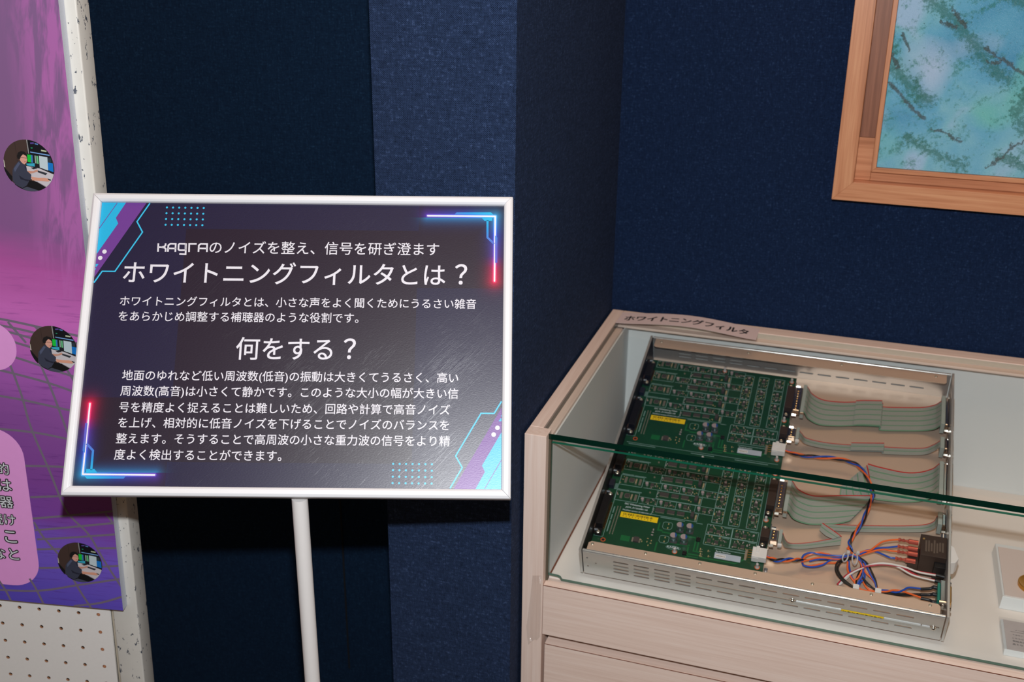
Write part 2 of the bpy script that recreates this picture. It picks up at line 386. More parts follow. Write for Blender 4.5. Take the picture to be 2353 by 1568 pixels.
# front pane with the notched bottom corner
zt = -0.0138; y0, y1 = 0.0125, 0.0175
bx0 = SW+0.0030; nx = hy(1286, 1331, 0.0125).x; zlow = hy(1293, 1335, 0.0125).z; zhi = hy(1257, 1321, 0.0125).z
prof = [(bx0, zhi), (nx-0.003, zhi-0.0005), (nx, zhi-0.0018), (nx+0.002, zlow-0.0006), (W-0.03, zlow-0.0006), (W-0.03, zt), (bx0, zt)]
g = MB(); n = len(prof); vs = [(x, y0, z) for x, z in prof]+[(x, y1, z) for x, z in prof]
g.add(vs, [tuple(range(n))], 0); g.add([], []); o_ = 0
g.f.append(tuple(range(2*n-1, n-1, -1))); g.mi.append(0)
for i in range(n):
    j = (i+1) % n; g.f.append((i, j, n+j, n+i)); g.mi.append(1 if i == n-2 else 2)
cpart(g, 'glass_front', [M['glass'], M['glass_edge'], M['glass_edge_low']], bevel=0)
cpart(MB().box(SW+0.0001, bx0-0.0002, 0.011, 0.019, ZR, -0.010), 'glazing_seal', M['seal'], bevel=0.0002)

# ================================================================== PICTURE ON THE WALL
pf = empty('framed_painting', (0.75, YW-0.01, 0.2)); tag(pf, 'blue-green abstract canvas in a deep reddish wooden frame on the back wall', 'painting')
PL, PB, PR, PT = 0.3060, 0.2090, 1.05, 0.86
def ppart(mb, name, m, bevel=0.0005, **kw): return mb.build(name, m, pf, loc=(-0.75, -(YW-0.01), -0.2), bevel=bevel, **kw)
yf = 0.428; yb = YW-0.001; fw = 0.0262
# mitred outer bars
def bar(p0, p1, p2, p3, ya, yb_, m, name):    # quad (x,z) corners extruded in y
    mb = MB(); vs = [(x, ya, z) for x, z in (p0, p1, p2, p3)]+[(x, yb_, z) for x, z in (p0, p1, p2, p3)]
    mb.add(vs, [(0, 1, 2, 3), (7, 6, 5, 4), (0, 4, 5, 1), (1, 5, 6, 2), (2, 6, 7, 3), (3, 7, 4, 0)]); return ppart(mb, name, m)
def ring(x0, x1, z0, z1, w, ya, yb_, mx_, mz_, name):
    bar((x0, z0), (x1, z0), (x1-w, z0+w), (x0+w, z0+w), ya, yb_, mx_, name)
    bar((x0, z0), (x0+w, z0+w), (x0+w, z1-w), (x0, z1), ya, yb_, mz_, name)
    bar((x1, z0), (x1, z1), (x1-w, z1-w), (x1-w, z0+w), ya, yb_, mz_, name)
    bar((x0, z1), (x0+w, z1-w), (x1-w, z1-w), (x1, z1), ya, yb_, mx_, name)
ring(PL, PR, PB, PT, fw, yf, yb, M['cedar_x'], M['cedar_z'], 'frame_bar')
# recessed floor of the frame
q = fw+0.0002
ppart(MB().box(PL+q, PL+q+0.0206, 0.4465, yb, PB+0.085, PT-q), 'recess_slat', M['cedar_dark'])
ppart(MB().box(PL+q, PL+q+0.0206, 0.4465, yb, PB+q, PB+0.0847), 'recess_slat', M['cedar_x'])
ppart(MB().box(PL+q+0.0208, PR-q, 0.4465, yb, PB+q, PB+q+0.016), 'recess_slat', M['cedar_x'])
iw = 0.0062; ix = PL+0.0470; iz = PB+0.0405
ring(ix, PR-0.047, iz, PT-0.0405, iw, 0.436, 0.4463, M['cedar_x'], M['cedar_z'], 'inner_frame_bar')
def segd(t, x, y, p0, p1):     # distance from a point to a segment, node maths
    dx, dy = p1[0]-p0[0], p1[1]-p0[1]; L2 = dx*dx+dy*dy
    px = t.math('SUBTRACT', x, p0[0]); py = t.math('SUBTRACT', y, p0[1])
    h = t.math('DIVIDE', t.math('ADD', t.math('MULTIPLY', px, dx), t.math('MULTIPLY', py, dy)), L2, clamp=True)
    ex = t.math('SUBTRACT', px, t.math('MULTIPLY', h, dx)); ey = t.math('SUBTRACT', py, t.math('MULTIPLY', h, dy))
    return t.math('SQRT', t.math('ADD', t.math('MULTIPLY', ex, ex), t.math('MULTIPLY', ey, ey)))
def painting():
    t = NT('painted_canvas'); v0 = t.coord(kind='Object'); v = t.coord(kind='Object', rot=(0, math.radians(-38), 0), scale=(1, 1, 2.2))
    big = t.noise(v0, 8.0, 3, 0.5, 0.6); tiny = t.noise(v0, 240, 5, 0.75); mid = t.noise(v, 20, 4, 0.6, 0.7)
    c = t.ramp(big, [(0.30, lin((70, 150, 190))), (0.44, lin((96, 172, 206))), (0.54, lin((120, 186, 206))), (0.62, lin((158, 194, 226)))])
    pa = t.noise(t.coord(loc=(0.3, 0, 0.1)), 10, 2, 0.5, 0.4)
    c = t.mix(t.math('MULTIPLY', t.math('SUBTRACT', pa, 0.50), 5.0, clamp=True), c, lin((104, 190, 184)))
    wp = t.noise(t.coord(loc=(0.9, 0, 0.4)), 7, 2)
    c = t.mix(t.math('MULTIPLY', t.math('SUBTRACT', wp, 0.58), 6.0, clamp=True), c, lin((176, 200, 230)))
    gr = t.math('MULTIPLY', t.math('SUBTRACT', t.math('ADD', t.math('MULTIPLY', mid, 0.9), t.math('MULTIPLY', tiny, 0.75)), 0.86), 7.0, clamp=True)
    c = t.mix(t.math('MULTIPLY', gr, 0.75), c, lin((26, 118, 104)))
    sx = t.n('ShaderNodeSeparateXYZ', {0: v0})
    wv = t.math('MULTIPLY', t.math('SUBTRACT', t.noise(v0, 60, 3, 0.7), 0.5), 0.022); x = t.math('ADD', sx.outputs[0], wv); z = t.math('SUBTRACT', sx.outputs[2], wv)
    def pt(a, b): p_ = hy(1880+a/3.015, b/3.015, 0.44); return (p_.x, p_.z)
    def mask(path, w, gain, cut):
        d = None
        for a, b in zip(path[:-1], path[1:]):
            q_ = segd(t, x, z, pt(*a), pt(*b)); d = q_ if d is None else t.math('MINIMUM', d, q_)
        k = t.math('SUBTRACT', 1.0, t.math('DIVIDE', d, w), clamp=True)
        return t.math('MULTIPLY', t.math('SUBTRACT', t.math('ADD', k, t.math('MULTIPLY', tiny, 2.6)), cut+0.85), gain, clamp=True)
    for path, w in (([(480, 200), (500, 420), (620, 580), (760, 700)], 0.022), ([(760, -20), (960, 160), (1100, 330), (1200, 470), (1320, 560)], 0.022), ([(1426, 640), (1380, 800), (1426, 900)], 0.02), ([(620, 960), (760, 1040), (1000, 1140)], 0.016), ([(1250, 1080), (1426, 1150)], 0.015), ([(1240, -60), (1430, 20)], 0.02)):
        c = t.mix(t.math('MULTIPLY', mask(path, w, 2.6, 0.90), 0.72), c, lin((22, 104, 92)))
    for path, w in (([(490, 575), (560, 640), (640, 740), (730, 820)], 0.0055), ([(800, 890), (880, 915), (990, 985)], 0.006), ([(870, 170), (960, 195)], 0.006), ([(930, 60), (1010, 170)], 0.006), ([(1160, 330), (1260, 400), (1426, 515)], 0.006), ([(1190, 430), (1260, 440)], 0.010), ([(1160, 1165), (1290, 1070), (1426, 960)], 0.0035), ([(590, 230), (630, 350)], 0.004), ([(510, 380), (560, 480)], 0.008), ([(1240, -100), (1430, -20)], 0.006)):
        c = t.mix(t.math('MULTIPLY', mask(path, w*0.85, 3.0, 0.86), 0.8), c, lin((56, 68, 68)))
    k = 2*math.pi/0.0016
    w = t.math('MULTIPLY', t.math('SINE', t.math('MULTIPLY', sx.outputs[0], k)), t.math('SINE', t.math('MULTIPLY', sx.outputs[2], k)))
    t.bump(t.math('ADD', t.math('MULTIPLY', w, 0.35), t.noise(v0, 700, 3)), 0.5, 0.0007)
    return t.fin(c, 0.27, 0, 0.55)
ppart(MB().box(ix+iw+0.0003, PR-0.047-iw, 0.4395, 0.446, iz+iw+0.0003, PT-0.0405-iw), 'canvas', painting())

# ================================================================== THE SIGN ON ITS STAND
def frame_from(pts, w):
    d = [ray(*q_) for q_ in pts]
    A = np.array([list(d[0]), list(-d[1]), list(d[2]), list(-d[3])]).T
    k = np.linalg.svd(A)[2][-1]; k = k/k[0]; P_ = [d[i]*float(k[i]) for i in range(4)]
    s_ = w/(P_[1]-P_[0]).length; P_ = [CAM+p_*s_ for p_ in P_]
    X = ((P_[1]-P_[0])+(P_[2]-P_[3])).normalized(); X.z = 0; X.normalize()
    Y = ((P_[0]-P_[3])+(P_[1]-P_[2])); Y = (Y-X*Y.dot(X)).normalized(); N = X.cross(Y)
    O = (P_[0]+P_[1]+P_[2]+P_[3])/4; return O, X, Y, N
SO, SX, SY, SN = frame_from([(231.6, 466), (1155, 473.1), (1154.7, 1124.6), (169.5, 1117.9)], 0.42)
SMAT = Matrix(((SX.x, SY.x, SN.x, SO.x), (SX.y, SY.y, SN.y, SO.y), (SX.z, SY.z, SN.z, SO.z), (0, 0, 0, 1)))
def sl(u, v, off=0.0):
    p_ = hit(u, v, SO+SN*off, SN)-SO; return (p_.dot(SX), p_.dot(SY))
pole_p = hit(690, 1165, SO-SN*0.022, SN)
pole_p2 = pole_p.copy(); pole_p2.z = FLOOR
sign = empty('sign_stand', pole_p2); tag(sign, 'white framed floor sign on a white pole with dark navy Japanese text panel', 'sign')
SM = Matrix.Translation(-pole_p2) @ SMAT
hw, hh = 0.2100, 0.1480
fprof = [(0, 0.0005), (0.0004, 0.0034), (0.0026, 0.0052), (0.0066, 0.0052), (0.0092, 0.0030), (0.0097, -0.0010), (0.0097, -0.0085), (0, -0.0085)]
def sbar(a, b, na, nb, da, db):   # a->b inner corners, na/nb outward dir, da/db mitre dir
    mb = MB(); n = len(fprof); vs = []
    for (P0, N0, D0) in ((a, na, da), (b, nb, db)):
        for dd, h in fprof: vs.append((P0[0]+N0[0]*dd+D0[0]*dd, P0[1]+N0[1]*dd+D0[1]*dd, h))
    mb.add(vs, [tuple(range(n)), tuple(range(2*n-1, n-1, -1))]+[(i, (i+1) % n, n+(i+1) % n, n+i) for i in range(n)])
    return mb.build('frame_bar', M['white_frame'], sign, mtx=SM, bevel=0.0003, smooth=True)
g_ = 0.00015
sbar((-hw+g_, -hh), (hw-g_, -hh), (0, -1), (0, -1), (-1, 0), (1, 0)); sbar((hw-g_, hh), (-hw+g_, hh), (0, 1), (0, 1), (1, 0), (-1, 0))
sbar((-hw, hh-g_), (-hw, -hh+g_), (-1, 0), (-1, 0), (0, 1), (0, -1)); sbar((hw, -hh+g_), (hw, hh-g_), (1, 0), (1, 0), (0, -1), (0, 1))
MB().box(-hw-0.009, hw+0.009, -hh-0.009, hh+0.009, -0.0102, -0.0086).build('back_plate', M['grey_back'], sign, mtx=SM)
# printed sheet: navy ground, faint darker blocks, glowing corner brackets, all flat print
def col_of(*c): return lin(c)
GLOSS = dict(rough=0.34, spec=0.62)
def scratched(t, base_rough=0.32):
    v = t.coord(rot=(0, 0, math.radians(47)), scale=(1.0, 26, 1)); v2 = t.coord(rot=(0, 0, math.radians(38)), scale=(2.2, 46, 1))
    a = t.noise(v, 16, 4, 0.7); b = t.noise(v2, 30, 4, 0.75); big = t.noise(t.coord(), 9, 3)
    scr = t.math('MULTIPLY', t.math('SUBTRACT', t.math('MULTIPLY', t.math('MAXIMUM', a, b), t.math('ADD', big, 0.5)), 0.64), 3.0, clamp=True)
    fine = t.noise(t.coord(scale=(1, 3, 1)), 420, 3)
    t.bump(t.math('ADD', fine, t.math('MULTIPLY', scr, 3.0)), 0.10, 0.0006)
    return t.math('SUBTRACT', base_rough+0.03, t.math('MULTIPLY', scr, 0.04))
# the neon brackets, in sheet coordinates
B0 = sl(983, 496); B1 = sl(1138, 497); B2 = sl(1135, 646)
B1 = (B1[0], B0[1]); B2 = (B1[0], B2[1])
def sheetmat():
    t = NT('printed_navy_sheet'); v = t.coord(); sx = t.n('ShaderNodeSeparateXYZ', {0: v}); x, y = sx.outputs[0], sx.outputs[1]
    n = t.noise(v, 900, 2)
    c = t.mix(n, lin((22, 17, 47)), lin((31, 27, 66)))
    def rect(x0, x1, y0, y1):
        a = t.math('MULTIPLY', t.math('GREATER_THAN', x, x0), t.math('LESS_THAN', x, x1))
        b = t.math('MULTIPLY', t.math('GREATER_THAN', y, y0), t.math('LESS_THAN', y, y1)); return t.math('MULTIPLY', a, b)
    p0 = sl(428, 526); p1 = sl(962, 526); p2 = sl(965, 662); p3 = sl(406, 915); p4 = sl(387, 1062)
    for (rx0, rx1, ry0, ry1) in ((p0[0], p1[0], p4[1], p0[1]), (-1, p0[0]+0.0005, -1, p3[1]), (p1[0], 1, p2[1], 1)):
        c = t.mix(t.math('MULTIPLY', rect(rx0, rx1, ry0, ry1), 0.75), c, lin((31, 15, 32)))
    d = None
    for sgn in (1, -1):
        for a, b in ((B0, B1), (B1, B2)):
            q_ = segd(t, x, y, (a[0]*sgn, a[1]*sgn), (b[0]*sgn, b[1]*sgn)); d = q_ if d is None else t.math('MINIMUM', d, q_)
    # hue runs along the bracket: violet - blue - cyan at the corner - blue - pink
    ax = t.math('ABSOLUTE', x); ay = t.math('ABSOLUTE', y)
    along_v = t.math('DIVIDE', t.math('SUBTRACT', B1[1], ay), B1[1]-B2[1], clamp=True)
    along_h = t.math('DIVIDE', t.math('SUBTRACT', B1[0], ax), B1[0]-B0[0], clamp=True)
    hv = t.ramp(along_v, [(0.0, lin((40, 170, 240))), (0.3, lin((40, 90, 230))), (0.62, lin((110, 60, 190))), (0.8, lin((225, 20, 110))), (1.0, lin((255, 10, 90)))])
    hh_ = t.ramp(along_h, [(0.0, lin((40, 170, 240))), (0.45, lin((40, 90, 230))), (1.0, lin((90, 50, 190)))])
    hue = t.mix(t.math('GREATER_THAN', along_v, 0.03), hh_, hv)
    glow = t.math('POWER', 2.718, t.math('MULTIPLY', d, -250.0)); glow2 = t.math('LESS_THAN', d, 0.0019)
    c = t.mix(t.math('MULTIPLY', glow, 0.9), c, hue)
    c = t.mix(glow2, c, t.mix(0.06, hue, lin((235, 225, 255))))
    c = t.mix(t.math('LESS_THAN', d, 0.0008), c, lin((240, 238, 250)))
    r = scratched(t)
    return t.fin(c, r, 0, 0.75)
def printmat(name, rgb, rough=0.33):
    t = NT(name); n = t.noise(t.coord(), 900, 2); c = lin(rgb)
    r = scratched(t, rough); return t.fin(t.mix(n, tuple(z*0.9 for z in c[:3])+(1,), c), r, 0, 0.55)
sheet = MB().box(-hw, hw, -hh, hh, -0.004, 0.0).build('printed_sheet', sheetmat(), sign, mtx=SM)
CY_, PU_, LN_, WH_ = printmat('print_cyan', (38, 182, 230)), printmat('print_purple', (112, 62, 150)), printmat('print_light_blue', (60, 196, 240)), printmat('print_white', (228, 227, 238))
def flip(pts): return [(-x, -y) for x, y in pts]
def line_poly(pts, w):
    out = []
    P_ = [Vector((*p_, 0)) for p_ in pts]; L = []; R = []
    for i, p_ in enumerate(P_):
        a = (P_[i]-P_[i-1]).normalized() if i else None; b = (P_[i+1]-P_[i]).normalized() if i < len(P_)-1 else None
        d = (a+b).normalized() if a is not None and b is not None else (a if a is not None else b)
        nn = Vector((-d.y, d.x, 0)); k = w/2/max(0.5, nn.dot(Vector((-(b if b is not None else a).y, (b if b is not None else a).x, 0))))
        L.append((p_.x+nn.x*k, p_.y+nn.y*k)); R.append((p_.x-nn.x*k, p_.y-nn.y*k))
    return [(L[i], L[i+1], R[i+1], R[i]) for i in range(len(P_)-1)]
def c7(x, y): return (150+x/3.409, 440+y/3.409)
def s7(x, y): return sl(*c7(x, y))
def clampb(p_): return (max(-hw+0.0002, min(hw-0.0002, p_[0])), max(-hh+0.0002, min(hh-0.0002, p_[1])))
cy = MB(); pu = MB(); ln = MB(); wh = MB()
for fl_ in (lambda q_: q_, flip):
    E1, E2, E3 = 0.0002, 0.0003, 0.0004
    cyan = [clampb(s7(*q_)) for q_ in [(278, 90), (476, 90), (397, 208), (415, 252), (243, 490)]]
    cyan[0] = (-hw+0.0002, hh-0.0002); cyan[1] = (cyan[1][0], hh-0.0002); cyan[-1] = (-hw+0.0002, cyan[-1][1])
    pur = [clampb(s7(*q_)) for q_ in [(405, 90), (637, 93), (236, 672)]]
    pur[0] = (pur[0][0], hh-0.0002); pur[1] = (pur[1][0], hh-0.0002); pur[2] = (-hw+0.0002, pur[2][1])
    mb_p = pur[:3]+[(-hw+0.0002, hh-0.0002)]
    pu.poly(fl_(mb_p), E1); cy.poly(fl_(cyan), E2)
    tri = [clampb(s7(*q_)) for q_ in [(240, 570), (262, 570), (244, 592), (238, 592)]]; cy.poly(fl_(tri), E2)
    tri = [clampb(s7(*q_)) for q_ in [(232, 604), (242, 604), (232, 620)]]; cy.poly(fl_(tri), E2)
    for quad in line_poly([s7(408, 92), s7(262, 298)], 0.0007): pu.poly(fl_(list(quad)), E3)
    for quad in line_poly([s7(664, 94), s7(563, 238), s7(606, 320), s7(390, 628), s7(290, 627), s7(226, 716)], 0.0014): ln.poly(fl_(list(quad)), E3)
    for cx_, cy_, r_ in ((308, 473, 0.0023), (275, 522, 0.0023)):
        p_ = s7(cx_, cy_); wh.poly(fl_([(p_[0]+r_*math.cos(a), p_[1]+r_*math.sin(a)) for a in [i*math.pi/10 for i in range(20)]]), E3)
    for i in range(7):
        for j in range(4):
            p_ = s7(797+i*48-j*3.5, 127+j*45+i*0.6); ln.poly(fl_([(p_[0]+0.0011*math.cos(a), p_[1]+0.0011*math.sin(a)) for a in [k*math.pi/6 for k in range(12)]]), E2)
    # solid part of the neon bracket
    nb = [sl(1142, 488), sl(1139, 497), sl(1128, 497), sl(1119, 508), sl(1106, 508)]
def st(name, mb, m): return mb.build(name, m, sheet, fixn=False)
for mb, m, nm in ((cy, CY_, 'cyan_print'), (pu, PU_, 'purple_print'), (ln, LN_, 'light_blue_print')):
    # orient every face toward the reader
    o = st(nm, mb, m); me = o.data; bm = bmesh.new(); bm.from_mesh(me)
    bm.normal_update()
    bmesh.ops.reverse_faces(bm, faces=[f for f in bm.faces if f.normal.z < 0]); bm.to_mesh(me); bm.free()
# solid circuit-like shapes beside the neon brackets
def bracketmat():
    t = NT('print_bracket_blue'); v = t.coord(); sx = t.n('ShaderNodeSeparateXYZ', {0: v}); ax = t.math('ABSOLUTE', sx.outputs[0]); ay = t.math('ABSOLUTE', sx.outputs[1])
    q_ = t.math('MAXIMUM', t.math('DIVIDE', t.math('SUBTRACT', B1[1], ay), 0.034), t.math('DIVIDE', t.math('SUBTRACT', B1[0], ax), 0.062), clamp=True)
    return t.fin(t.ramp(q_, [(0.0, lin((44, 190, 232))), (0.45, lin((44, 150, 226))), (1.0, lin((96, 96, 200)))]), 0.33, 0, 0.55)
nbm = bracketmat(); mb = MB()
def c8(x, y): return sl(650+x/3.409, 440+y/3.409)
for fl_ in (lambda q_: q_, flip):
    top = [c8(*q_) for q_ in [(1345, 182), (1360, 165), (1630, 165), (1648, 182)]]; mb.poly(fl_(top), 0.00015)
    for quad in line_poly([c8(1603, 225), c8(1603, 362), c8(1655, 412)], 0.0022): mb.poly(fl_(list(quad)), 0.00015)
    kk = [c8(*q_) for q_ in [(1555, 205), (1640, 205), (1640, 232), (1580, 232)]]; mb.poly(fl_(kk), 0.00015)
    kk = [c8(*q_) for q_ in [(1662, 345), (1680, 362), (1680, 560), (1662, 560)]]; mb.poly(fl_(kk), 0.00015)
o = mb.build('bracket_print', nbm, sheet, fixn=False); bm = bmesh.new(); bm.from_mesh(o.data); bm.normal_update(); bmesh.ops.reverse_faces(bm, faces=[f for f in bm.faces if f.normal.z < 0]); bm.to_mesh(o.data); bm.free()
# lettering
def sline(text, u0, v0, u1, v1, bold=0.012, h=None, res=3):
    a = sl(u0, v0); b = sl(u1, v1); mb = MB(); fit_text(mb, text, a[0], b[0], (a[1]+b[1])/2, 0.0004, h, bold, 0.0, 0, res)
    return mb.build('lettering', WH_, sheet, fixn=False)
sline('ホワイトニングフィルタとは', 284, 627, 1023, 631, 0.008, res=4); sline('？', 1046, 631, 1073, 631, 0.010, res=4)
sline('のノイズを整え、信号を研ぎ澄ます', 482, 570, 1009, 572, 0.006)
sline('ホワイトニングフィルタとは、小さな声をよく聞くためにうるさい雑音', 276, 694, 1094, 697, 0.007)
sline('をあらかじめ調整する補聴器のような役割です。', 273, 728, 824, 730, 0.007)
sline('何をする', 543, 801, 764, 803, 0.008, res=4); sline('？', 790, 802, 817, 802, 0.010, res=4)
sline('地面のゆれなど低い周波数(低音)の振動は大きくてうるさく、高い', 281, 866, 1053, 869, 0.009)
sline('周波数(高音)は小さくて静かです。このような大小の幅が大きい信', 277, 902, 1053, 905, 0.009)
sline('号を精度よく捉えることは難しいため、回路や計算で高音ノイズ', 274, 937, 1034, 941, 0.009)
sline('を上げ、相対的に低音ノイズを下げることでノイズのバランスを', 272, 973, 1032, 976, 0.009)
sline('整えます。そうすることで高周波の小さな重力波の信号をより精', 267, 1009, 1034, 1013, 0.009)
sline('度よく検出することができます。', 263, 1045, 647, 1048, 0.009)
# the wordmark, squared strokes
mb = MB(); wmk = 0.0017
def strokes(mb, segs, z=0.0004, w=wmk):
    for s_ in segs:
        for quad in line_poly([s7(*q_) for q_ in s_], w): mb.poly(list(quad), z)
strokes(mb, [[(730, 408), (727, 474)], [(730, 438), (752, 438), (778, 442), (788, 452), (786, 474)], [(752, 438), (776, 434), (786, 424), (787, 408)],
             [(805, 474), (808, 424), (824, 411), (866, 412), (863, 475)], [(806, 448), (864, 449)],
             [(944, 412), (896, 411), (889, 418), (887, 455), (894, 462), (940, 462)], [(947, 408), (943, 494), (894, 492)], [(943, 412), (943, 462)],
             [(970, 476), (972, 412), (1030, 412)],
             [(1044, 475), (1047, 424), (1062, 412), (1112, 413), (1110, 476)], [(1046, 448), (1110, 449)]])
o = mb.build('lettering', WH_, sheet, fixn=False); bm = bmesh.new(); bm.from_mesh(o.data); bm.normal_update(); bmesh.ops.reverse_faces(bm, faces=[f for f in bm.faces if f.normal.z < 0]); bm.to_mesh(o.data); bm.free()
o = wh.build('lettering', WH_, sheet, fixn=False); bm = bmesh.new(); bm.from_mesh(o.data); bm.normal_update(); bmesh.ops.reverse_faces(bm, faces=[f for f in bm.faces if f.normal.z < 0]); bm.to_mesh(o.data); bm.free()
# pole, collar, foot
ph = pole_p.z-FLOOR
MB().cyl((0, 0, 0.012), (0, 0, ph+0.010), 0.0080, 28).build('pole', M['pole'], sign, smooth=True)
lp_ = sl(690, 1140)
MB().box(lp_[0]-0.0135, lp_[0]+0.0135, -hh-0.007, -hh+0.05, -0.030, -0.0104).build('tilt_bracket', M['white_frame'], sign, mtx=SM, bevel=0.001)
MB().lathe((0, 0, 0), [(0, 0), (0.15, 0), (0.15, 0.006), (0.13, 0.010), (0, 0.012)], 40).build('foot_plate', M['pole'], sign, smooth=True)

# ================================================================== THE DISPLAY BOARD AT THE LEFT
yaw = math.radians(13); rl = math.radians(-1.85)
BX0 = Vector((math.cos(yaw), math.sin(yaw), 0)); BU0 = Vector((0, 0, 1)); BX = BX0*math.cos(rl)+BU0*math.sin(rl); BY = -BX0*math.sin(rl)+BU0*math.cos(rl); BN = BX.cross(BY)
_d = ray(226, 1413); BO = CAM+_d*1.385     # last hole of the first open row
BM = Matrix(((BX.x, BY.x, BN.x, BO.x), (BX.y, BY.y, BN.y, BO.y), (BX.z, BY.z, BN.z, BO.z), (0, 0, 0, 1)))
def bl(u, v, off=0.0): p_ = hit(u, v, BO+BN*off, BN)-BO; return (p_.dot(BX), p_.dot(BY))
base = BO-BY*((BO.z-FLOOR)/BY.z)
board = empty('display_board', base); tag(board, 'cream pegboard display panel with a chipped metal post at the left edge', 'display board')
BMl = Matrix.Translation(-base) @ BM
peg = plain('cream_pegboard_paint', (240, 238, 236), 0.5, 0, 0.3, 0.02, 300)
pitch = (Vector((*bl(226.1, 1413.5), 0))-Vector((*bl(45.1, 1397.4), 0))).length/4
xr = bl(251, 1413)[0]+0.0012; yb_low = bl(270, 1568)[1]-0.12; ytop = 1.2
circ = [(math.cos(2*math.pi*i/14), math.sin(2*math.pi*i/14)) for i in range(14)]
void_ = 1
holes = []
pv = (Vector((*bl(1478/6.536, 1350+415/6.536), 0))-Vector((*bl(1574/6.536, 1350+1194/6.536), 0))).length/3
# hole rows only below the printed panel; the sheet above it is plain
nr = int((0-yb_low)/pv)
for i in range(0, 16):
    for j in range(0, nr):
        holes.append([(-i*pitch+0.0024*c_, -j*pv+0.0024*s_) for c_, s_ in circ])
Mp = BMl @ Matrix.Translation((0, 0, -0.0013))
plate('pegboard', [(-0.45, yb_low), (xr, yb_low), (xr, 0.10), (-0.45, 0.10)], holes, 0.0026, [peg, plain('raw_hardboard', (176, 124, 90), 0.8)], board, Mp)
MB().box(-0.45, xr, 0.1002, 0.95, -0.0026, 0).build('pegboard', peg, board, mtx=BMl)
MB().box(-0.45, 0.012, yb_low, 0.95, -0.030, -0.024).build('back_sheet', M['void'], board, mtx=BMl)  # near-black sheet standing for the shade in the hollow behind the holes
MB().box(-0.006, 0.006, yb_low, 0.10, -0.016, -0.0028).build('batten', plain('raw_batten_wood', (188, 128, 92), 0.7), board, mtx=BMl)
def postmat():
    t = NT('chipped_cream_enamel'); v = t.coord()
    n1 = t.noise(t.coord(scale=(2.2, 1, 2.2)), 75, 4, 0.7); n2 = t.noise(v, 14, 2)
    chip = t.math('GREATER_THAN', t.math('ADD', n1, t.math('MULTIPLY', n2, 0.22)), 0.735)
    c = t.mix(t.noise(v, 30, 2), lin((214, 212, 206)), lin((228, 226, 220))); c = t.mix(chip, c, lin((86, 92, 104)))
    t.bump(t.math('SUBTRACT', 1.0, chip), 0.4, 0.0005)
    return t.fin(c, 0.45, 0, 0.4)
x1 = bl(277.7, 1568)[0]; x2 = bl(333, 1568)[0]
MB().box(x1, x2, yb_low, 0.95, -0.028, 0.0012).build('post', postmat(), board, mtx=BMl, bevel=0.0018, seg=3, smooth=True)
MB().box(xr+0.0003, x1-0.0003, yb_low, 0.95, -0.012, -0.0035).build('channel', plain('channel_beige', (186, 176, 158), 0.6), board, mtx=BMl)
MB().box(x1+0.002, x2-0.002, -(BO.z-FLOOR)/BY.z, yb_low+0.001, -0.026, -0.002).build('leg', plain('leg_grey', (120, 118, 116), 0.6), board, mtx=BMl)
MB().box(-0.45, -0.42, -(BO.z-FLOOR)/BY.z, yb_low+0.001, -0.026, -0.002).build('leg', plain('leg_grey', (120, 118, 116), 0.6), board, mtx=BMl)

# the printed foam panel mounted on it
PT_ = 0.0135
def pl(u, v): return bl(u, v, PT_)
pr, pbm = pl(283, 1404)
foam = plain('foam_edge_white', (206, 212, 224), 0.7, 0, 0.2, 0.08, 900)
def postermat():
    t = NT('printed_purple_panel'); v = t.coord(); sx = t.n('ShaderNodeSeparateXYZ', {0: v}); x, y = sx.outputs[0], sx.outputs[1]
    ys = [pl(60, vv)[1] for vv in (0, 300, 520, 600, 720, 860, 960, 1100, 1180, 1250, 1390)]
    y0_, y1_ = ys[-1], ys[0]
    cols = [(132, 96, 142), (134, 94, 142), (136, 90, 144), (180, 88, 164), (206, 110, 194), (166, 92, 180), (140, 80, 160), (130, 70, 156), (126, 70, 166), (120, 92, 206), (90, 76, 190)]
    nz = t.noise(t.coord(scale=(0.5, 2.5, 1)), 22, 4, 0.6); blk = t.noise(t.coord(scale=(0.4, 6, 1)), 40, 4, 0.7)
    f = t.math('DIVIDE', t.math('SUBTRACT', y1_, y), y1_-y0_); f = t.math('ADD', f, t.math('MULTIPLY', t.math('SUBTRACT', nz, 0.5), 0.05))
    f = t.math('SUBTRACT', f, t.math('MULTIPLY', t.math('SUBTRACT', x, pl(60, 1000)[0]), 0.25))
    c = t.ramp(f, [(max(0, min(1, (y1_-yy)/(y1_-y0_))), lin(c_)) for yy, c_ in zip(ys, cols)])
    # bright magenta streaks up the right edge, upper half
    st_ = t.noise(t.coord(scale=(3.5, 0.55, 1), rot=(0, 0, math.radians(-7))), 22, 4, 0.65, 0.4)
    up = t.math('MULTIPLY', t.math('SUBTRACT', 0.46, f), 9.0, clamp=True)
    rt = t.math('MULTIPLY', t.math('SUBTRACT', x, pr-0.062), 28.0, clamp=True)
    k = t.math('MULTIPLY', t.math('MULTIPLY', up, rt), t.math('MULTIPLY', t.math('SUBTRACT', st_, 0.42), 7.0, clamp=True))
    c = t.mix(t.math('MULTIPLY', k, 0.62), c, lin((192, 108, 184)))
    md = t.math('MULTIPLY', t.math('MULTIPLY', t.math('SUBTRACT', blk, 0.56), 9.0, clamp=True), 0.35); md = t.math('MULTIPLY', md, t.math('SUBTRACT', 1.0, up))
    c = t.mix(md, c, lin((78, 30, 110)))
    return t.fin(c, 0.5, 0, 0.35)
pan = empty('printed_panel', BO+BX*pr+BY*pbm+BN*0.0014); tag(pan, 'purple and pink printed foam panel with round portrait photos on the pegboard', 'poster')
PMl = Matrix.Translation(-Vector(pan.location)) @ BM @ Matrix.Translation((0, 0, PT_))
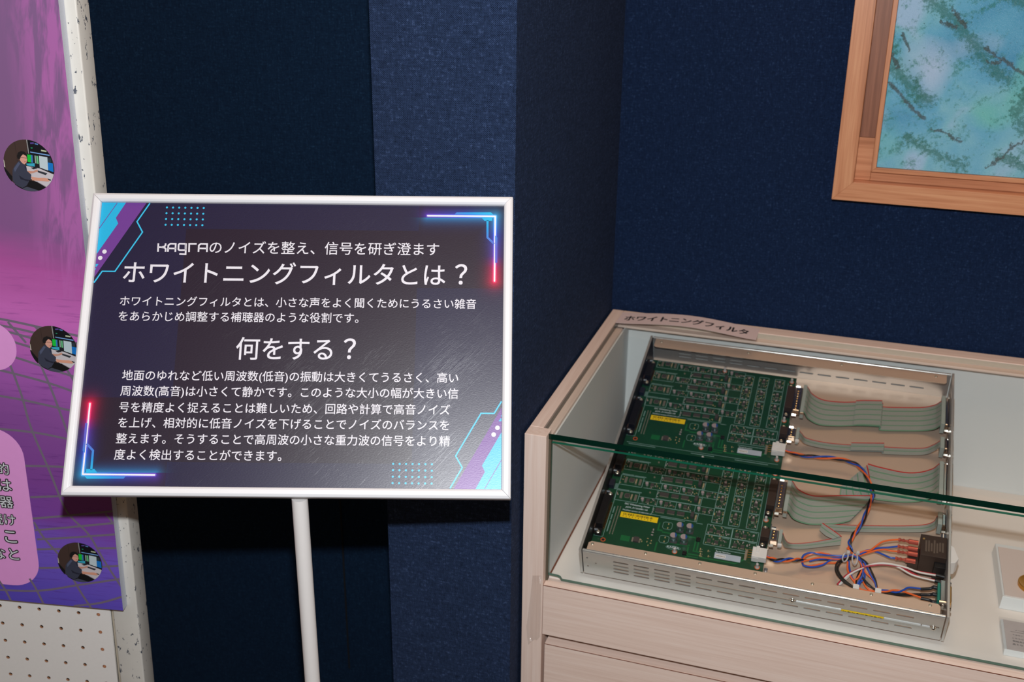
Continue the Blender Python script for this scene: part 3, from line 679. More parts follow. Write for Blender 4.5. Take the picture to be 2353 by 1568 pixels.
mb = MB().box(-0.44, pr, pbm, 0.90, -0.0119, 0.0, 1); mb.mi[1] = 0
face = mb.build('foam_board', [postermat(), foam], pan, mtx=PMl)
def orient(o):
    bm = bmesh.new(); bm.from_mesh(o.data); bm.normal_update(); bmesh.ops.reverse_faces(bm, faces=[f for f in bm.faces if f.normal.z < 0]); bm.to_mesh(o.data); bm.free(); return o
def clip_poly(sub, clip):
    def inside(p_, a, b): return (b[0]-a[0])*(p_[1]-a[1])-(b[1]-a[1])*(p_[0]-a[0]) >= 0
    out = list(sub)
    for i in range(len(clip)):
        a, b = clip[i], clip[(i+1) % len(clip)]; inp, out = out, []
        for j in range(len(inp)):
            p_, q_ = inp[j-1], inp[j]; ip, iq = inside(p_, a, b), inside(q_, a, b)
            if ip != iq:
                den = (b[0]-a[0])*(q_[1]-p_[1])-(b[1]-a[1])*(q_[0]-p_[0])
                tt = ((b[0]-a[0])*(a[1]-p_[1])-(b[1]-a[1])*(a[0]-p_[0]))/den if abs(den) > 1e-15 else 0
                out.append((p_[0]+tt*(q_[0]-p_[0]), p_[1]+tt*(q_[1]-p_[1])))
            if iq: out.append(q_)
        if not out: return []
    return out
rectclip = [(-0.4395, pbm+0.0002), (pr-0.0002, pbm+0.0002), (pr-0.0002, 0.89), (-0.4395, 0.89)]
gridm = plain('print_grid_grey', (122, 110, 130), 0.5, 0, 0.35)
mb = MB()
glines = [[(-60, 725), (0, 733), (90, 752), (230, 784)], [(-60, 742), (0, 748), (80, 765), (230, 803)], [(-60, 756), (10, 762), (75, 778), (230, 822)], [(-20, 770), (60, 795), (230, 848)],
          [(-60, 800), (36, 822), (120, 850), (210, 878)], [(-60, 840), (0, 851), (110, 880), (200, 912)], [(-60, 898), (0, 910), (60, 921), (190, 950)], [(-60, 982), (0, 986), (90, 996), (190, 1017)],
          [(50, 1071), (110, 1072), (180, 1075)], [(70, 1143), (150, 1140), (240, 1134)], [(75, 1192), (150, 1186), (262, 1175)], [(80, 1219), (150, 1213), (266, 1202)], [(85, 1240), (160, 1236), (270, 1228)],
          [(85, 1263), (140, 1262)], [(90, 1306), (140, 1305)], [(-60, 1352), (0, 1356), (90, 1358), (180, 1345), (283, 1330)], [(225, 1260), (275, 1260)], [(230, 1303), (275, 1301)], [(170, 1393), (230, 1386), (290, 1369)],
          [(18, 740), (60, 788)], [(80, 750), (110, 780)], [(22, 835), (50, 910), (72, 985), (115, 1085), (145, 1160), (165, 1190), (205, 1230), (240, 1290), (283, 1355)],
          [(92, 835), (120, 900), (150, 980), (178, 1050)], [(148, 840), (185, 900)], [(78, 1200), (100, 1235), (140, 1280)], [(165, 1325), (185, 1360), (210, 1398)], [(68, 1330), (82, 1352), (100, 1388)], [(242, 1180), (270, 1215)], [(-20, 1310), (10, 1352), (25, 1380)]]
for gi, L in enumerate(glines):
    P_ = [Vector((*pl(*q_), 0)) for q_ in L]; P2 = cat_rom(P_, 5) if len(P_) > 2 else P_
    for quad in line_poly([(p_.x, p_.y) for p_ in P2], 0.0028):
        qq = clip_poly(list(quad) if (quad[1][0]-quad[0][0])*(quad[2][1]-quad[0][1])-(quad[1][1]-quad[0][1])*(quad[2][0]-quad[0][0]) > 0 else list(quad)[::-1], rectclip)
        if len(qq) > 2: mb.poly(qq, 0.00010+0.000004*gi)
orient(mb.build('grid_print', gridm, face, fixn=False))
def rrect(x0, x1, y0, y1, r, n=10):
    out = []
    for cx_, cy_, a0 in ((x1-r, y0+r, -90), (x1-r, y1-r, 0), (x0+r, y1-r, 90), (x0+r, y0+r, 180)):
        out += [(cx_+r*math.cos(math.radians(a0+90*i/n)), cy_+r*math.sin(math.radians(a0+90*i/n))) for i in range(n+1)]
    return out
bub = plain('print_pale_pink', (238, 164, 232), 0.5, 0, 0.35, 0.02)
mb = MB()
t1 = pl(37, 795); t2a = pl(0, 740); t2b = pl(0, 852); mb.poly(rrect(-0.40, t1[0], t2b[1], t2a[1], (t2a[1]-t2b[1])*0.49), 0.0002)
b1 = pl(86, 1290); b2 = pl(0, 992); b3 = pl(30, 1345); mb.poly(rrect(-0.40, (b1[0]+pl(62, 1080)[0])/2, b3[1], b2[1]+0.004, 0.036), 0.0002)
orient(mb.build('speech_bubble_print', bub, face, fixn=False))
tb, tw = MB(), MB()
for s_, u0, u1, vc in (('的', -6, 20, 1077), ('は', -3, 26, 1115), ('器', 0, 30, 1154), ('続け', -22, 35, 1193), ('こ', 12, 38, 1234), ('なと', -16, 43, 1272)):
    a = pl(u0, vc); b = pl(u1, vc); fit_text(tb, s_, a[0], b[0], (a[1]+b[1])/2, 0.00035, None, 0.075)
    fit_text(tw, s_, a[0], b[0], (a[1]+b[1])/2, 0.0005, None, 0.0)
tb.build('lettering_outline', M['ink'], face, fixn=False); tw.build('lettering', plain('print_lettering_white', (232, 236, 244), 0.5), face, fixn=False)
# round photographs: seated operator at a desk of monitors
def k2(x, y): return pl(x/9.8, 300+y/9.8)
PC = k2(655, 788); e_ = [k2(*q_) for q_ in [(655, 205), (1220, 890), (655, 1370), (95, 700)]]
PRad = sum(math.hypot(p_[0]-PC[0], p_[1]-PC[1]) for p_ in e_)/4
shapes = [((70, 54, 50), [(0, 0), (1372, 0), (1372, 1568), (0, 1568)]),
 ((58, 44, 42), [(318, 200), (330, 200), (400, 690), (388, 700)]), ((16, 18, 26), [(600, 150), (1300, 150), (1300, 620), (620, 540)]),
 ((150, 150, 150), [(590, 190), (612, 190), (662, 520), (640, 520)]), ((88, 70, 150), [(680, 270), (760, 265), (770, 300), (690, 305)]), ((90, 130, 190), [(780, 275), (860, 300), (860, 325), (790, 310)]),
 ((40, 150, 110), [(695, 375), (745, 385), (730, 405), (700, 400)]), ((190, 200, 170), [(930, 430), (1055, 455), (1050, 485), (930, 465)]),
 ((120, 168, 226), [(685, 472), (1120, 545), (1125, 572), (690, 494)]), ((28, 30, 38), [(610, 525), (1160, 590), (1230, 960), (1200, 1010), (600, 800)]),
 ((24, 200, 60), [(618, 535), (700, 545), (710, 720), (630, 700)]), ((60, 130, 190), [(700, 548), (738, 552), (752, 728), (712, 720)]), ((150, 176, 158), [(785, 560), (815, 565), (830, 740), (800, 735)]),
 ((110, 200, 140), [(825, 568), (862, 572), (880, 750), (845, 742)]), ((196, 214, 222), [(885, 565), (1075, 600), (1095, 900), (905, 830)]), ((44, 60, 70), [(1075, 615), (1155, 625), (1165, 720), (1085, 710)]),
 ((20, 120, 206), [(1085, 715), (1200, 740), (1215, 935), (1098, 890)]), ((60, 176, 206), [(600, 740), (790, 735), (795, 810), (620, 780)]),
 ((206, 200, 206), [(600, 790), (900, 850), (1230, 990), (1230, 1120), (1060, 1275), (700, 1080), (620, 900)]), ((150, 142, 150), [(840, 1140), (1060, 1262), (1050, 1290), (830, 1160)]),
 ((52, 56, 64), [(850, 890), (1080, 960), (1040, 1002), (860, 935)]), ((40, 42, 50), [(700, 830), (800, 820), (860, 850), (760, 870)]),
 ((20, 20, 24), [(560, 1090), (840, 1150), (1050, 1275), (900, 1400), (400, 1400), (350, 1200)]), ((22, 22, 26), [(95, 800), (290, 1030), (290, 1150), (120, 1000)]), ((196, 190, 178), [(90, 640), (110, 680), (135, 820), (110, 820)]),
 ((72, 76, 92), [(520, 1300), (620, 1260), (900, 1350), (700, 1400)]),
 ((205, 150, 130), [(630, 900), (760, 910), (850, 870), (870, 915), (800, 940), (680, 970), (630, 950)]),
 ((60, 64, 82), [(300, 880), (350, 780), (430, 690), (480, 680), (600, 790), (620, 900), (720, 990), (715, 1080), (680, 1110), (620, 1230), (520, 1290), (380, 1220), (305, 1120), (295, 1000)]),
 ((82, 90, 116), [(330, 850), (430, 700), (470, 740), (400, 850), (350, 930)]), ((38, 40, 56), [(440, 1000), (560, 1080), (690, 1110), (640, 1140), (480, 1090)]), ((40, 46, 70), [(560, 780), (612, 830), (620, 900), (590, 870)]),
 ((222, 160, 136), [(715, 1030), (880, 1060), (1020, 1060), (1110, 1080), (1135, 1120), (1100, 1145), (960, 1130), (740, 1115)]),
 ((24, 28, 40), [(1090, 1070), (1170, 1105), (1150, 1125), (1105, 1105)]),
 ((222, 164, 146), [(450, 610), (480, 560), (540, 530), (610, 570), (628, 650), (615, 715), (570, 755), (520, 730), (470, 670)]),
 ((28, 26, 28), [(400, 560), (420, 490), (490, 455), (560, 470), (610, 510), (628, 590), (575, 545), (540, 520), (480, 590), (470, 640), (410, 620)]),
 ((90, 60, 60), [(470, 596), (628, 610), (628, 618), (470, 604)]), ((70, 50, 50), [(575, 605), (600, 607), (600, 616), (575, 615)]), ((170, 90, 90), [(560, 690), (605, 692), (600, 702), (565, 700)])]
circle = [(PC[0]+PRad*math.cos(2*math.pi*i/48), PC[1]+PRad*math.sin(2*math.pi*i/48)) for i in range(48)]
mb = MB(); pm = []
for i, (rgb, poly) in enumerate(shapes):
    pp = [k2(*q_) for q_ in poly]
    pp = clip_poly(pp, circle)
    if len(pp) > 2: mb.poly([(p_[0]-PC[0], p_[1]-PC[1]) for p_ in pp], 0.0003+0.00004*i, len(pm)); pm.append(plain('photo_ink_%d' % i, rgb, 0.5, 0, 0.35, 0.02))
ph0 = orient(mb.build('portrait_photo', pm, face, fixn=False)); ph0.location = (PC[0], PC[1], 0)
for (uc, vc, ru) in ((124, 802, 54.5), (184, 1292.5, 50.5)):
    c_ = pl(uc, vc); r_ = (pl(uc+ru, vc)[0]-pl(uc-ru, vc)[0])/2
    o = ph0.copy(); col.objects.link(o); o.location = (c_[0], c_[1], 0); k = r_/PRad*1.0; o.scale = (k, k, 1)

# ================================================================== PAPER STRIP AND TAPE ON THE CASE
lt = [hz(1427, 716, 0.0004), hz(1745, 757, 0.0004), hz(1738, 781, 0.0004), hz(1418, 743, 0.0004)]
lx0, lx1 = (lt[0].x+lt[3].x)/2, (lt[1].x+lt[2].x)/2; ly1, ly0 = (lt[0].y+lt[1].y)/2, (lt[2].y+lt[3].y)/2
strip = MB(); nn = 16
def bowz(t): return 0.0010+0.0075*(math.sin(math.pi*t)**1.5)
vs = []; fs = []
for i in range(nn+1):
    t = i/nn
    for yy in (ly0, ly1):
        for dz in (0, 0.0003): vs.append((lx0+(lx1-lx0)*t-lx0, yy-ly0, bowz(t)+dz-0.0009))
for i in range(nn):
    a = i*4; b = a+4; fs += [(a, b, b+2, a+2), (a+1, a+3, b+3, b+1), (a, a+1, b+1, b), (a+2, b+2, b+3, a+3)]
fs += [(0, 2, 3, 1), (nn*4, nn*4+1, nn*4+3, nn*4+2)]
strip.add(vs, fs)
lab = strip.build('paper_label', M['paper'], None, loc=(lx0, ly0, 0)); tag(lab, 'white paper strip with handwritten-style katakana lying on the back rail of the case', 'label')
mb = MB(); v, f = textmesh('ホワイトニングフィルタ'); a, b = v[:, 0].min(), v[:, 0].max(); c, d = v[:, 1].min(), v[:, 1].max(); Lw = lx1-lx0; k = Lw*0.885/(b-a)
tv = []
for p_ in v:
    xx = Lw*0.045+(p_[0]-a)*k; tt = xx/Lw; tv.append((xx, (ly1-ly0)*0.26+(p_[1]-c)*k*1.35, bowz(tt)-0.0009+0.00042))
mb.add(tv, f); 
for dx, dy in ((0.0007, 0), (0.0004, 0.0007), (-0.0003, 0.0006), (0.0003, -0.0005), (0.0011, 0.0003)): mb.add([(x+dx, y+dy, z) for x, y, z in tv], f)
mb.build('lettering', M['ink'], lab, fixn=False)
# clear tape on the stile
def tapemat():
    t = NT('clear_tape'); tr = t.n('ShaderNodeBsdfTransparent', {'Color': (0.997, 0.993, 0.99, 1)}); gl = t.n('ShaderNodeBsdfGlossy', {'Roughness': 0.12}); df = t.n('ShaderNodeBsdfDiffuse', {'Color': lin((236, 226, 220))})
    nz = t.noise(t.coord(), 180, 4); b_ = t.n('ShaderNodeBump', {'Height': nz, 'Strength': 0.6, 'Distance': 0.002}); t.t.links.new(b_.outputs[0], gl.inputs['Normal'])
    m1 = t.n('ShaderNodeMixShader', {0: 0.04, 1: tr.outputs[0], 2: df.outputs[0]}); m2 = t.n('ShaderNodeMixShader', {0: 0.05, 1: m1.outputs[0], 2: gl.outputs[0]})
    t.t.links.new(m2.outputs[0], t.out.inputs[0]); t.t.nodes.remove(t.p); return t.m
mb = MB(); rows = []
cor = [((1224, 1323), (1244, 1323), 0.0003), ((1219, 1370), (1243, 1370), 0.0004), ((1214, 1410), (1243, 1412), 0.0004), ((1210, 1440), (1242, 1440), 0.0006), ((1213, 1460), (1241, 1457), 0.0035), ((1217, 1476), (1242, 1462), 0.006)]
vs = []
org = hy(1230, 1470, 0.0)
for (a, b, dy) in cor:
    pa, pb = hy(*a, 0.0), hy(*b, 0.0); n_ = 4
    for i in range(n_+1):
        p_ = pa.lerp(pb, i/n_); rip = dy*(0.5+0.5*math.cos(i*2.1)) if dy > 0.001 else dy
        vs.append((p_.x-org.x, -max(0.0003, rip), p_.z-org.z))
fs = [(r_*5+i, r_*5+i+1, r_*5+5+i+1, r_*5+5+i) for r_ in range(len(cor)-1) for i in range(4)]
mb.add(vs, fs); tp = mb.build('adhesive_tape', tapemat(), None, loc=org, smooth=True); tag(tp, 'crinkled clear sticky tape peeling from the left stile of the case', 'tape')
sf = tp.modifiers.new('thick', 'SOLIDIFY'); sf.thickness = 0.00012

# ================================================================== THINGS IN THE CASE AT THE RIGHT
def white_block(): pass
ZT = ZF
blk = [hz(2288, 1400, ZF), hz(2279, 1272, ZF)]
bxl = 0.5672; byf = 0.1312; byb = 0.262; hb = 0.0175
acr = plain('frosted_white_acrylic', (226, 230, 232), 0.3, 0, 0.5, 0.01)
tray = empty('medal_stand', (bxl+0.07, (byf+byb)/2, ZF)); tag(tray, 'white acrylic display block holding a round gold medal', 'display stand')
Tm = Matrix.Translation(-Vector(tray.location))
mb = MB(); s_ = 0.004
b0 = [(bxl, byf, ZF+0.0002), (bxl+0.14, byf, ZF+0.0002), (bxl+0.14, byb, ZF+0.0002), (bxl, byb, ZF+0.0002)]; b1 = [(bxl+s_*0.4, byf+0.0006, ZF+hb), (bxl+0.14-s_, byf+0.0006, ZF+hb), (bxl+0.14-s_, byb-s_, ZF+hb), (bxl+s_*0.4, byb-s_, ZF+hb)]
mb.add(b0+b1, [(0, 3, 2, 1), (4, 5, 6, 7), (0, 1, 5, 4), (1, 2, 6, 5), (2, 3, 7, 6), (3, 0, 4, 7)]); mb.build('block', acr, tray, mtx=Tm, bevel=0.0008)
MB().box(bxl+0.004, bxl+0.134, byf+0.003, byb-0.014, ZF+hb+0.0001, ZF+hb+0.0011).build('mount_card', cloth('mount_card_pinkish', (224, 210, 205), 6), tray, mtx=Tm)
cp = hz(2353, 1332, ZF+hb); coin = MB(); cr_ = 0.0215; cxc = hz(2339, 1338, ZF+hb+0.004).x+cr_; cyc = hz(2339, 1338, ZF+hb+0.004).y
coin.lathe((0, 0, 0), [(0, 0), (cr_, 0), (cr_, 0.0045), (cr_-0.0012, 0.005), (cr_-0.002, 0.0044), (0.010, 0.0046), (0.009, 0.0052), (0, 0.0054)], 48)
co = coin.build('gold_medal', plain('medal_gold', (206, 148, 60), 0.34, 0.7, 0.5, 0.06), None, loc=(cxc, cyc, ZF+hb+0.0012), smooth=True); tag(co, 'round gold medal lying on the white block at the right edge', 'medal')
card = empty('caption_holder', (0.64, 0.08, ZF)); tag(card, 'clear acrylic caption holder with small Japanese text in front of the medal', 'caption card')
c_tl = hz(2298.5, 1425, ZF+0.007); c_bl = hz(2307, 1491, ZF+0.009); Cm = Matrix.Translation(-Vector(card.location))
kx = (c_tl.x+c_bl.x)/2; ky0 = c_bl.y; ky1 = c_tl.y
MB().box(kx+0.0002, kx+0.12, ky0, ky1, ZF+0.0002, ZF+0.0084).build('base_block', acr, card, mtx=Cm, bevel=0.0005)
MB().box(kx+0.003, kx+0.118, ky0+0.0006, ky1-0.0006, ZF+0.0085, ZF+0.0088).build('caption', plain('caption_paper', (208, 198, 196), 0.7), card, mtx=Cm)
mb = MB().box(kx-0.0018, kx+0.121, ky0-0.0002, ky1+0.0012, ZF+0.0091, ZF+0.0108); mb.build('cover', M['acrylic'], card, mtx=Cm)
mb = MB()
def ctext(s_, u0, v0, u1, v1, h=0.0036):
    a = hz(u0, v0, ZF+0.009); b = hz(u1, v1, ZF+0.009); v, f = textmesh(s_); k = (b.x-a.x)/(v[:, 0].max()-v[:, 0].min()); c0 = v[:, 0].min(); cc = (v[:, 1].min()+v[:, 1].max())/2
    mb.add([(a.x+(p_[0]-c0)*k, (a.y+b.y)/2+(p_[1]-cc)*k*1.0, ZF+0.0089) for p_ in v], f)
ctext('ノーベル', 2332, 1449, 2362, 1454); ctext('ではなく、', 2326, 1458, 2354, 1464); ctext('こちらは、', 2326, 1466, 2355, 1472); ctext('物館売店', 2327, 1473, 2357, 1479); ctext('品となっ', 2327, 1480, 2359, 1486)
u_ = hz(2322, 1451, ZF+0.009); mb.box(u_.x, u_.x+0.09, u_.y-0.0003, u_.y, ZF+0.0088, ZF+0.0089)
mb.build('lettering', M['ink'], card, mtx=Cm, fixn=False)

# ================================================================== THE OPEN RACK MODULE
RS = 0.993; TILT = 0.3194
RO = CAM+(Vector((0.065, 0.0261, -0.1630))-CAM)*RS
RL, RD, RH = 0.4359, 0.4300, 0.0450
rack = empty('rack_module', RO, (TILT, 0, 0)); rack.scale = (RS, RS, RS); tag(rack, 'open stainless electronics chassis with two green circuit boards, ribbon cables and wires in the case', 'electronics')
bX = Vector((1, 0, 0)); bY = Vector((0, math.cos(TILT), math.sin(TILT))); bZ = Vector((0, -math.sin(TILT), math.cos(TILT)))
def rp(u, v, c):
    """image point on the chassis-parallel plane at local height c -> chassis coordinates"""
    O = RO+bZ*(c*RS); p_ = hit(u, v, O, bZ)-O; return (p_.dot(bX)/RS, p_.dot(bY)/RS, c)
def q1(x, y, c): return rp(1380+x/4.356, 740+y/4.356, c)
def q2(x, y, c): return rp(1780+x/4.356, 820+y/4.356, c)
def q3(x, y, c): return rp(1320+x/4.356, 1060+y/4.356, c)
def q4(x, y, c): return rp(1740+x/4.356, 1140+y/4.356, c)
# support wedge under the chassis, hidden from the front
cz0 = RO.z-(RH+0.0003)*RS*math.cos(TILT)
wdg = MB(); x0, x1 = RO.x+0.05, RO.x+RL-0.05; yA = RO.y+RH*math.sin(TILT)+0.10; yB = RO.y+RH*math.sin(TILT)+0.36
def und(y): return cz0+(y-(RO.y+RH*math.sin(TILT)))*math.tan(TILT)-0.0016
vs = [(x0, yA, ZF), (x1, yA, ZF), (x1, yB, ZF), (x0, yB, ZF), (x0, yA, und(yA)), (x1, yA, und(yA)), (x1, yB, und(yB)), (x0, yB, und(yB))]
o = MB().add([(a-x0, b-yA, c-ZF) for a, b, c in vs], [(0, 3, 2, 1), (4, 5, 6, 7), (0, 1, 5, 4), (1, 2, 6, 5), (2, 3, 7, 6), (3, 0, 4, 7)]).build('support_wedge', M['nylon'], None, loc=(x0, yA, ZF)); tag(o, 'white sloping wedge under the open electronics chassis', 'wedge')
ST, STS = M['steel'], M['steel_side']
def slot(x0, x1, c, h=0.0022, n=5):
    r = h/2; out = []
    for cx_, a0 in ((x1-r, -90), (x0+r, 90)): out += [(cx_+r*math.cos(math.radians(a0+180*i/n)), c+r*math.sin(math.radians(a0+180*i/n))) for i in range(n+1)]
    return out
slots = []; p0s = 0.0434; pt = 0.02587
for k in range(14):
    a = p0s+pt*k
    rows_ = (-0.0124, -0.0190, -0.0255, -0.0316) if k < 4 else (-0.0125, -0.0322)
    for c in rows_: slots.append(slot(a, a+0.0198, c, 0.0026))
slots_f = slots+[slot(0.1472, 0.4285, -0.0223, 0.0026)]
slots_f += [[(x+0.0013*math.cos(t), z+0.0013*math.sin(t)) for t in [i*math.pi/5 for i in range(10)]] for x, z in ((0.0101, -0.0137), (0.0211, -0.0215), (0.0105, -0.0296))]
Rx = Matrix.Rotation(math.radians(90), 4, 'X')
def sidep(y, holes): return plate('side_panel', [(0.0048, -0.0444), (0.4318, -0.0444), (0.4318, -0.0010), (0.0048, -0.0010)], holes, 0.0012, [STS], rack, Matrix.Translation((0, y, 0)) @ Rx)
sidep(0.0007, slots_f); sidep(RD-0.0022, slots)
# rolled top edges and inward flanges
def flange(yc):
    return MB().cyl((0.0048, yc, -0.0017), (0.4318, yc, -0.0020), 0.0021, 20).build('rolled_edge', M['roll'], rack, smooth=True)
flange(0.0017); flange(RD-0.0017)
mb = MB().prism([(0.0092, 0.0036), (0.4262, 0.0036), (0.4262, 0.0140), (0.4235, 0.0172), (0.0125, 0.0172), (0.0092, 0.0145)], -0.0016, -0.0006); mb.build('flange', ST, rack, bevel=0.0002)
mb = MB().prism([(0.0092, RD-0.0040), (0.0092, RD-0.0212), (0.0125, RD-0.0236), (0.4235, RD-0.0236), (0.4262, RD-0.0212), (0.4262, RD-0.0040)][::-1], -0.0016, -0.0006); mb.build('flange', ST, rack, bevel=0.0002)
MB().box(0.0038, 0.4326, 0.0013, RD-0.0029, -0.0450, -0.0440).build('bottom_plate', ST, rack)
MB().box(0.0, 0.0034, 0.0, RD, -0.0452, 0.0004).build('face_panel', STS, rack, bevel=0.0004)
MB().box(0.0035, 0.0046, 0.002, RD-0.003, -0.0436, -0.0008).build('panel_liner', M['black_panel'], rack)
MB().box(0.4332, 0.4362, -0.0002, RD, -0.0452, 0.0002).build('connector_panel', STS, rack, bevel=0.0004)
def screw(x, y, z, r=0.0019, m='chrome', par=None, h=0.0011):
    o = MB().lathe((0, 0, 0), [(0, -0.0002), (r, -0.0002), (r, h*0.6), (r*0.75, h), (r*0.3, h), (r*0.25, h*0.5), (0, h*0.5)], 14).build('screw', M[m], par or rack, loc=(x, y, z), smooth=True); return o
s0 = screw(0.0145, 0.0128, -0.0006, m='pin')
for a in (0.0822, 0.1494, 0.2160, 0.2830, 0.3500, 0.4150):
    c_ = s0.copy(); col.objects.link(c_); c_.location.x = a
for a in (0.0190, 0.1494, 0.2830, 0.4120): c_ = s0.copy(); col.objects.link(c_); c_.location = (a, RD-0.011, -0.0006)
# slide rail seen through the long slot
rm_ = plain('clear_rail_plastic', (232, 234, 236), 0.2, 0.1)
MB().box(0.2668, 0.3190, -0.0006, 0.0010, -0.0236, -0.0212).build('slide_rail', rm_, rack, bevel=0.0003)
MB().box(0.3192, 0.3670, -0.0006, 0.0010, -0.0240, -0.0216).build('rule_strip', M['yellow'], rack, bevel=0.0002)
MB().box(0.3672, 0.4080, -0.0006, 0.0010, -0.0245, -0.0215).build('slide_rail', rm_, rack, bevel=0.0003)
mb = MB()
for i in range(9): mb.box(0.3215+i*0.0050, 0.3221+i*0.0050+0.0012*(i % 2), -0.0008, -0.0006, -0.0238, -0.0222)
for i in range(9): mb.box(0.3230+i*0.0050, 0.3248+i*0.0050, -0.0008, -0.0006, -0.0236, -0.0230)
tag(mb.build('rule_marks', M['barcode'], rack), kind='stuff')
MB().box(0.4092, 0.4180, -0.0006, 0.0010, -0.0248, -0.0222).build('slide_rail', rm_, rack, bevel=0.0003)
MB().box(0.006, 0.262, 0.0016, 0.0022, -0.0245, -0.0205).build('slide_rail', ST, rack)
for (x, z) in ((0.2626, -0.0220), (0.4219, -0.0240)):
    o = MB().lathe((0, 0, 0), [(0, 0), (0.0034, 0), (0.0034, 0.0006), (0.0024, 0.0008), (0.0022, 0.0026), (0.0012, 0.0032), (0, 0.0032)], 16).build('hex_nut', M['chrome'], rack, mtx=Matrix.Translation((x, 0.0, z)) @ Matrix.Rotation(math.radians(90), 4, 'X'), smooth=True)

# ---- one circuit board; its twin is copied further back
CP = -0.0285
pcb0 = MB().prism([(0.0048, 0.0295), (0.2225, 0.0295), (0.2225, 0.2188), (0.0048, 0.2188)], CP-0.0016, CP).build('circuit_board', M['pcb'], rack, bevel=0.0001)
def sub(mb, name, m, **kw): return mb.build(name, m, pcb0, **kw)
def part_copy(o, x, y, rotz=0, z=None):
    c_ = o.copy(); col.objects.link(c_); c_.location = (x, y, o.location.z if z is None else z); c_.rotation_euler.z = rotz; return c_
# chips with gull-wing leads
def chip(L, Wd, H, npin, leads=2, name='chip'):
    mb = MB().box(-L/2, L/2, -Wd/2, Wd/2, 0.0002, H, 0)
    for i in range(npin):
        x = -L/2+L*(i+0.5)/npin; w = L/npin*0.28
        for s_ in (1, -1): mb.box(x-w, x+w, s_*Wd/2 if s_ > 0 else -Wd/2-0.0013, Wd/2+0.0013 if s_ > 0 else -Wd/2, 0.0, H*0.35, 1)
        if leads == 4:
            for s_ in (1, -1): mb.box(L/2 if s_ > 0 else -L/2-0.0007, L/2+0.0007 if s_ > 0 else -L/2, x-w, x+w, 0.0, H*0.35, 1)
    return mb.build(name, [M['chip'], M['pin']], pcb0, loc=(0, 0, CP))
rows4 = [0.1265+0.0289*k for k in range(3)]+[0.2110]
rows4 = [0.1265, 0.1553, 0.1842]
RY = [0.1265, 0.1553, 0.1840, 0.2126]
silk = MB()
def srect(x0, x1, y0, y1, w=0.0007, z=CP+0.00008):
    for a in ((x0, x1, y0, y0+w), (x0, x1, y1-w, y1), (x0, x0+w, y0, y1), (x1-w, x1, y0, y1)): silk.box(*a, z-0.00006, z+0.00006)
def sword(x0, x1, y, h=0.0014):       # rows of tiny reference designators, too small to read
    x = x0
    while x < x1: w = random.choice((0.0006, 0.0009, 0.0005)); silk.box(x, min(x+w, x1), y, y+h, CP, CP+0.00012); x += w+0.0003
qfn = chip(0.0060, 0.0060, 0.0012, 9, 4); so_b = chip(0.0120, 0.0052, 0.0020, 11); so_m = chip(0.0098, 0.0042, 0.0018, 8); so8 = chip(0.0048, 0.0038, 0.0016, 4)
first = {id(qfn): 1, id(so_b): 1, id(so_m): 1, id(so8): 1}
def put(o, x, y, rz=0):
    if first.pop(id(o), None): o.location.x = x; o.location.y = y; o.rotation_euler.z = rz; return o
    return part_copy(o, x, y, rz)
wc = MB().cyl((0, 0, 0), (0, 0, 0.0036), 0.0021, 14).build('trimmer', M['cap_top'], pcb0, loc=(0, 0, CP), smooth=True); first[id(wc)] = 1
blkc = MB().box(-0.0022, 0.0022, -0.0042, 0.0042, 0.0, 0.0052).build('relay', M['chip'], pcb0, loc=(0, 0, CP), bevel=0.0003); first[id(blkc)] = 1
whc = MB().box(-0.0011, 0.0011, -0.0046, 0.0046, 0.0, 0.0020, 0); 
for i in range(3): whc.box(-0.0008, 0.0008, -0.0030+i*0.0024, -0.0018+i*0.0024, 0.0020, 0.0022, 1)
whc = whc.build('film_capacitor', [M['pin'], M['solder_y']], pcb0, loc=(0, 0, CP)); first[id(whc)] = 1
hdr = MB()
for i in range(6): hdr.box(-0.0016, 0.0016, -0.0050+i*0.0017, -0.0038+i*0.0017, 0.0, 0.0016, 0)
hdr = hdr.build('resistor_network', [M['pin']], pcb0, loc=(0, 0, CP)); first[id(hdr)] = 1
bits = {'pale': MB(), 'dark': MB(), 'tan': MB(), 'bright': MB()}
def smd(x, y, L=0.0016, Wd=0.0009, kind=None):
    kind = kind or random.choice(('pale', 'dark', 'dark', 'tan', 'pale', 'bright'))
    if random.random() < 0.5: L, Wd = Wd, L
    if kind == 'bright': bits['bright'].cyl((x, y, CP), (x, y, CP+0.0006), 0.0007, 7, r2=0.0003)
    elif kind == 'tan': bits['tan'].box(x-L/2, x+L/2, y-Wd/2, y+Wd/2, CP, CP+0.0005)
    else:
        bits['bright'].box(x-L/2-0.0003, x+L/2+0.0003, y-Wd/2, y+Wd/2, CP, CP+0.0004) if kind == 'dark' else None
        bits[kind].box(x-L/2, x+L/2, y-Wd/2-0.00005, y+Wd/2+0.00005, CP, CP+0.0007)
def field(x0, x1, y0, y1, n, kinds=None):
    for _ in range(n): smd(random.uniform(x0, x1), random.uniform(y0, y1), kind=random.choice(kinds) if kinds else None)
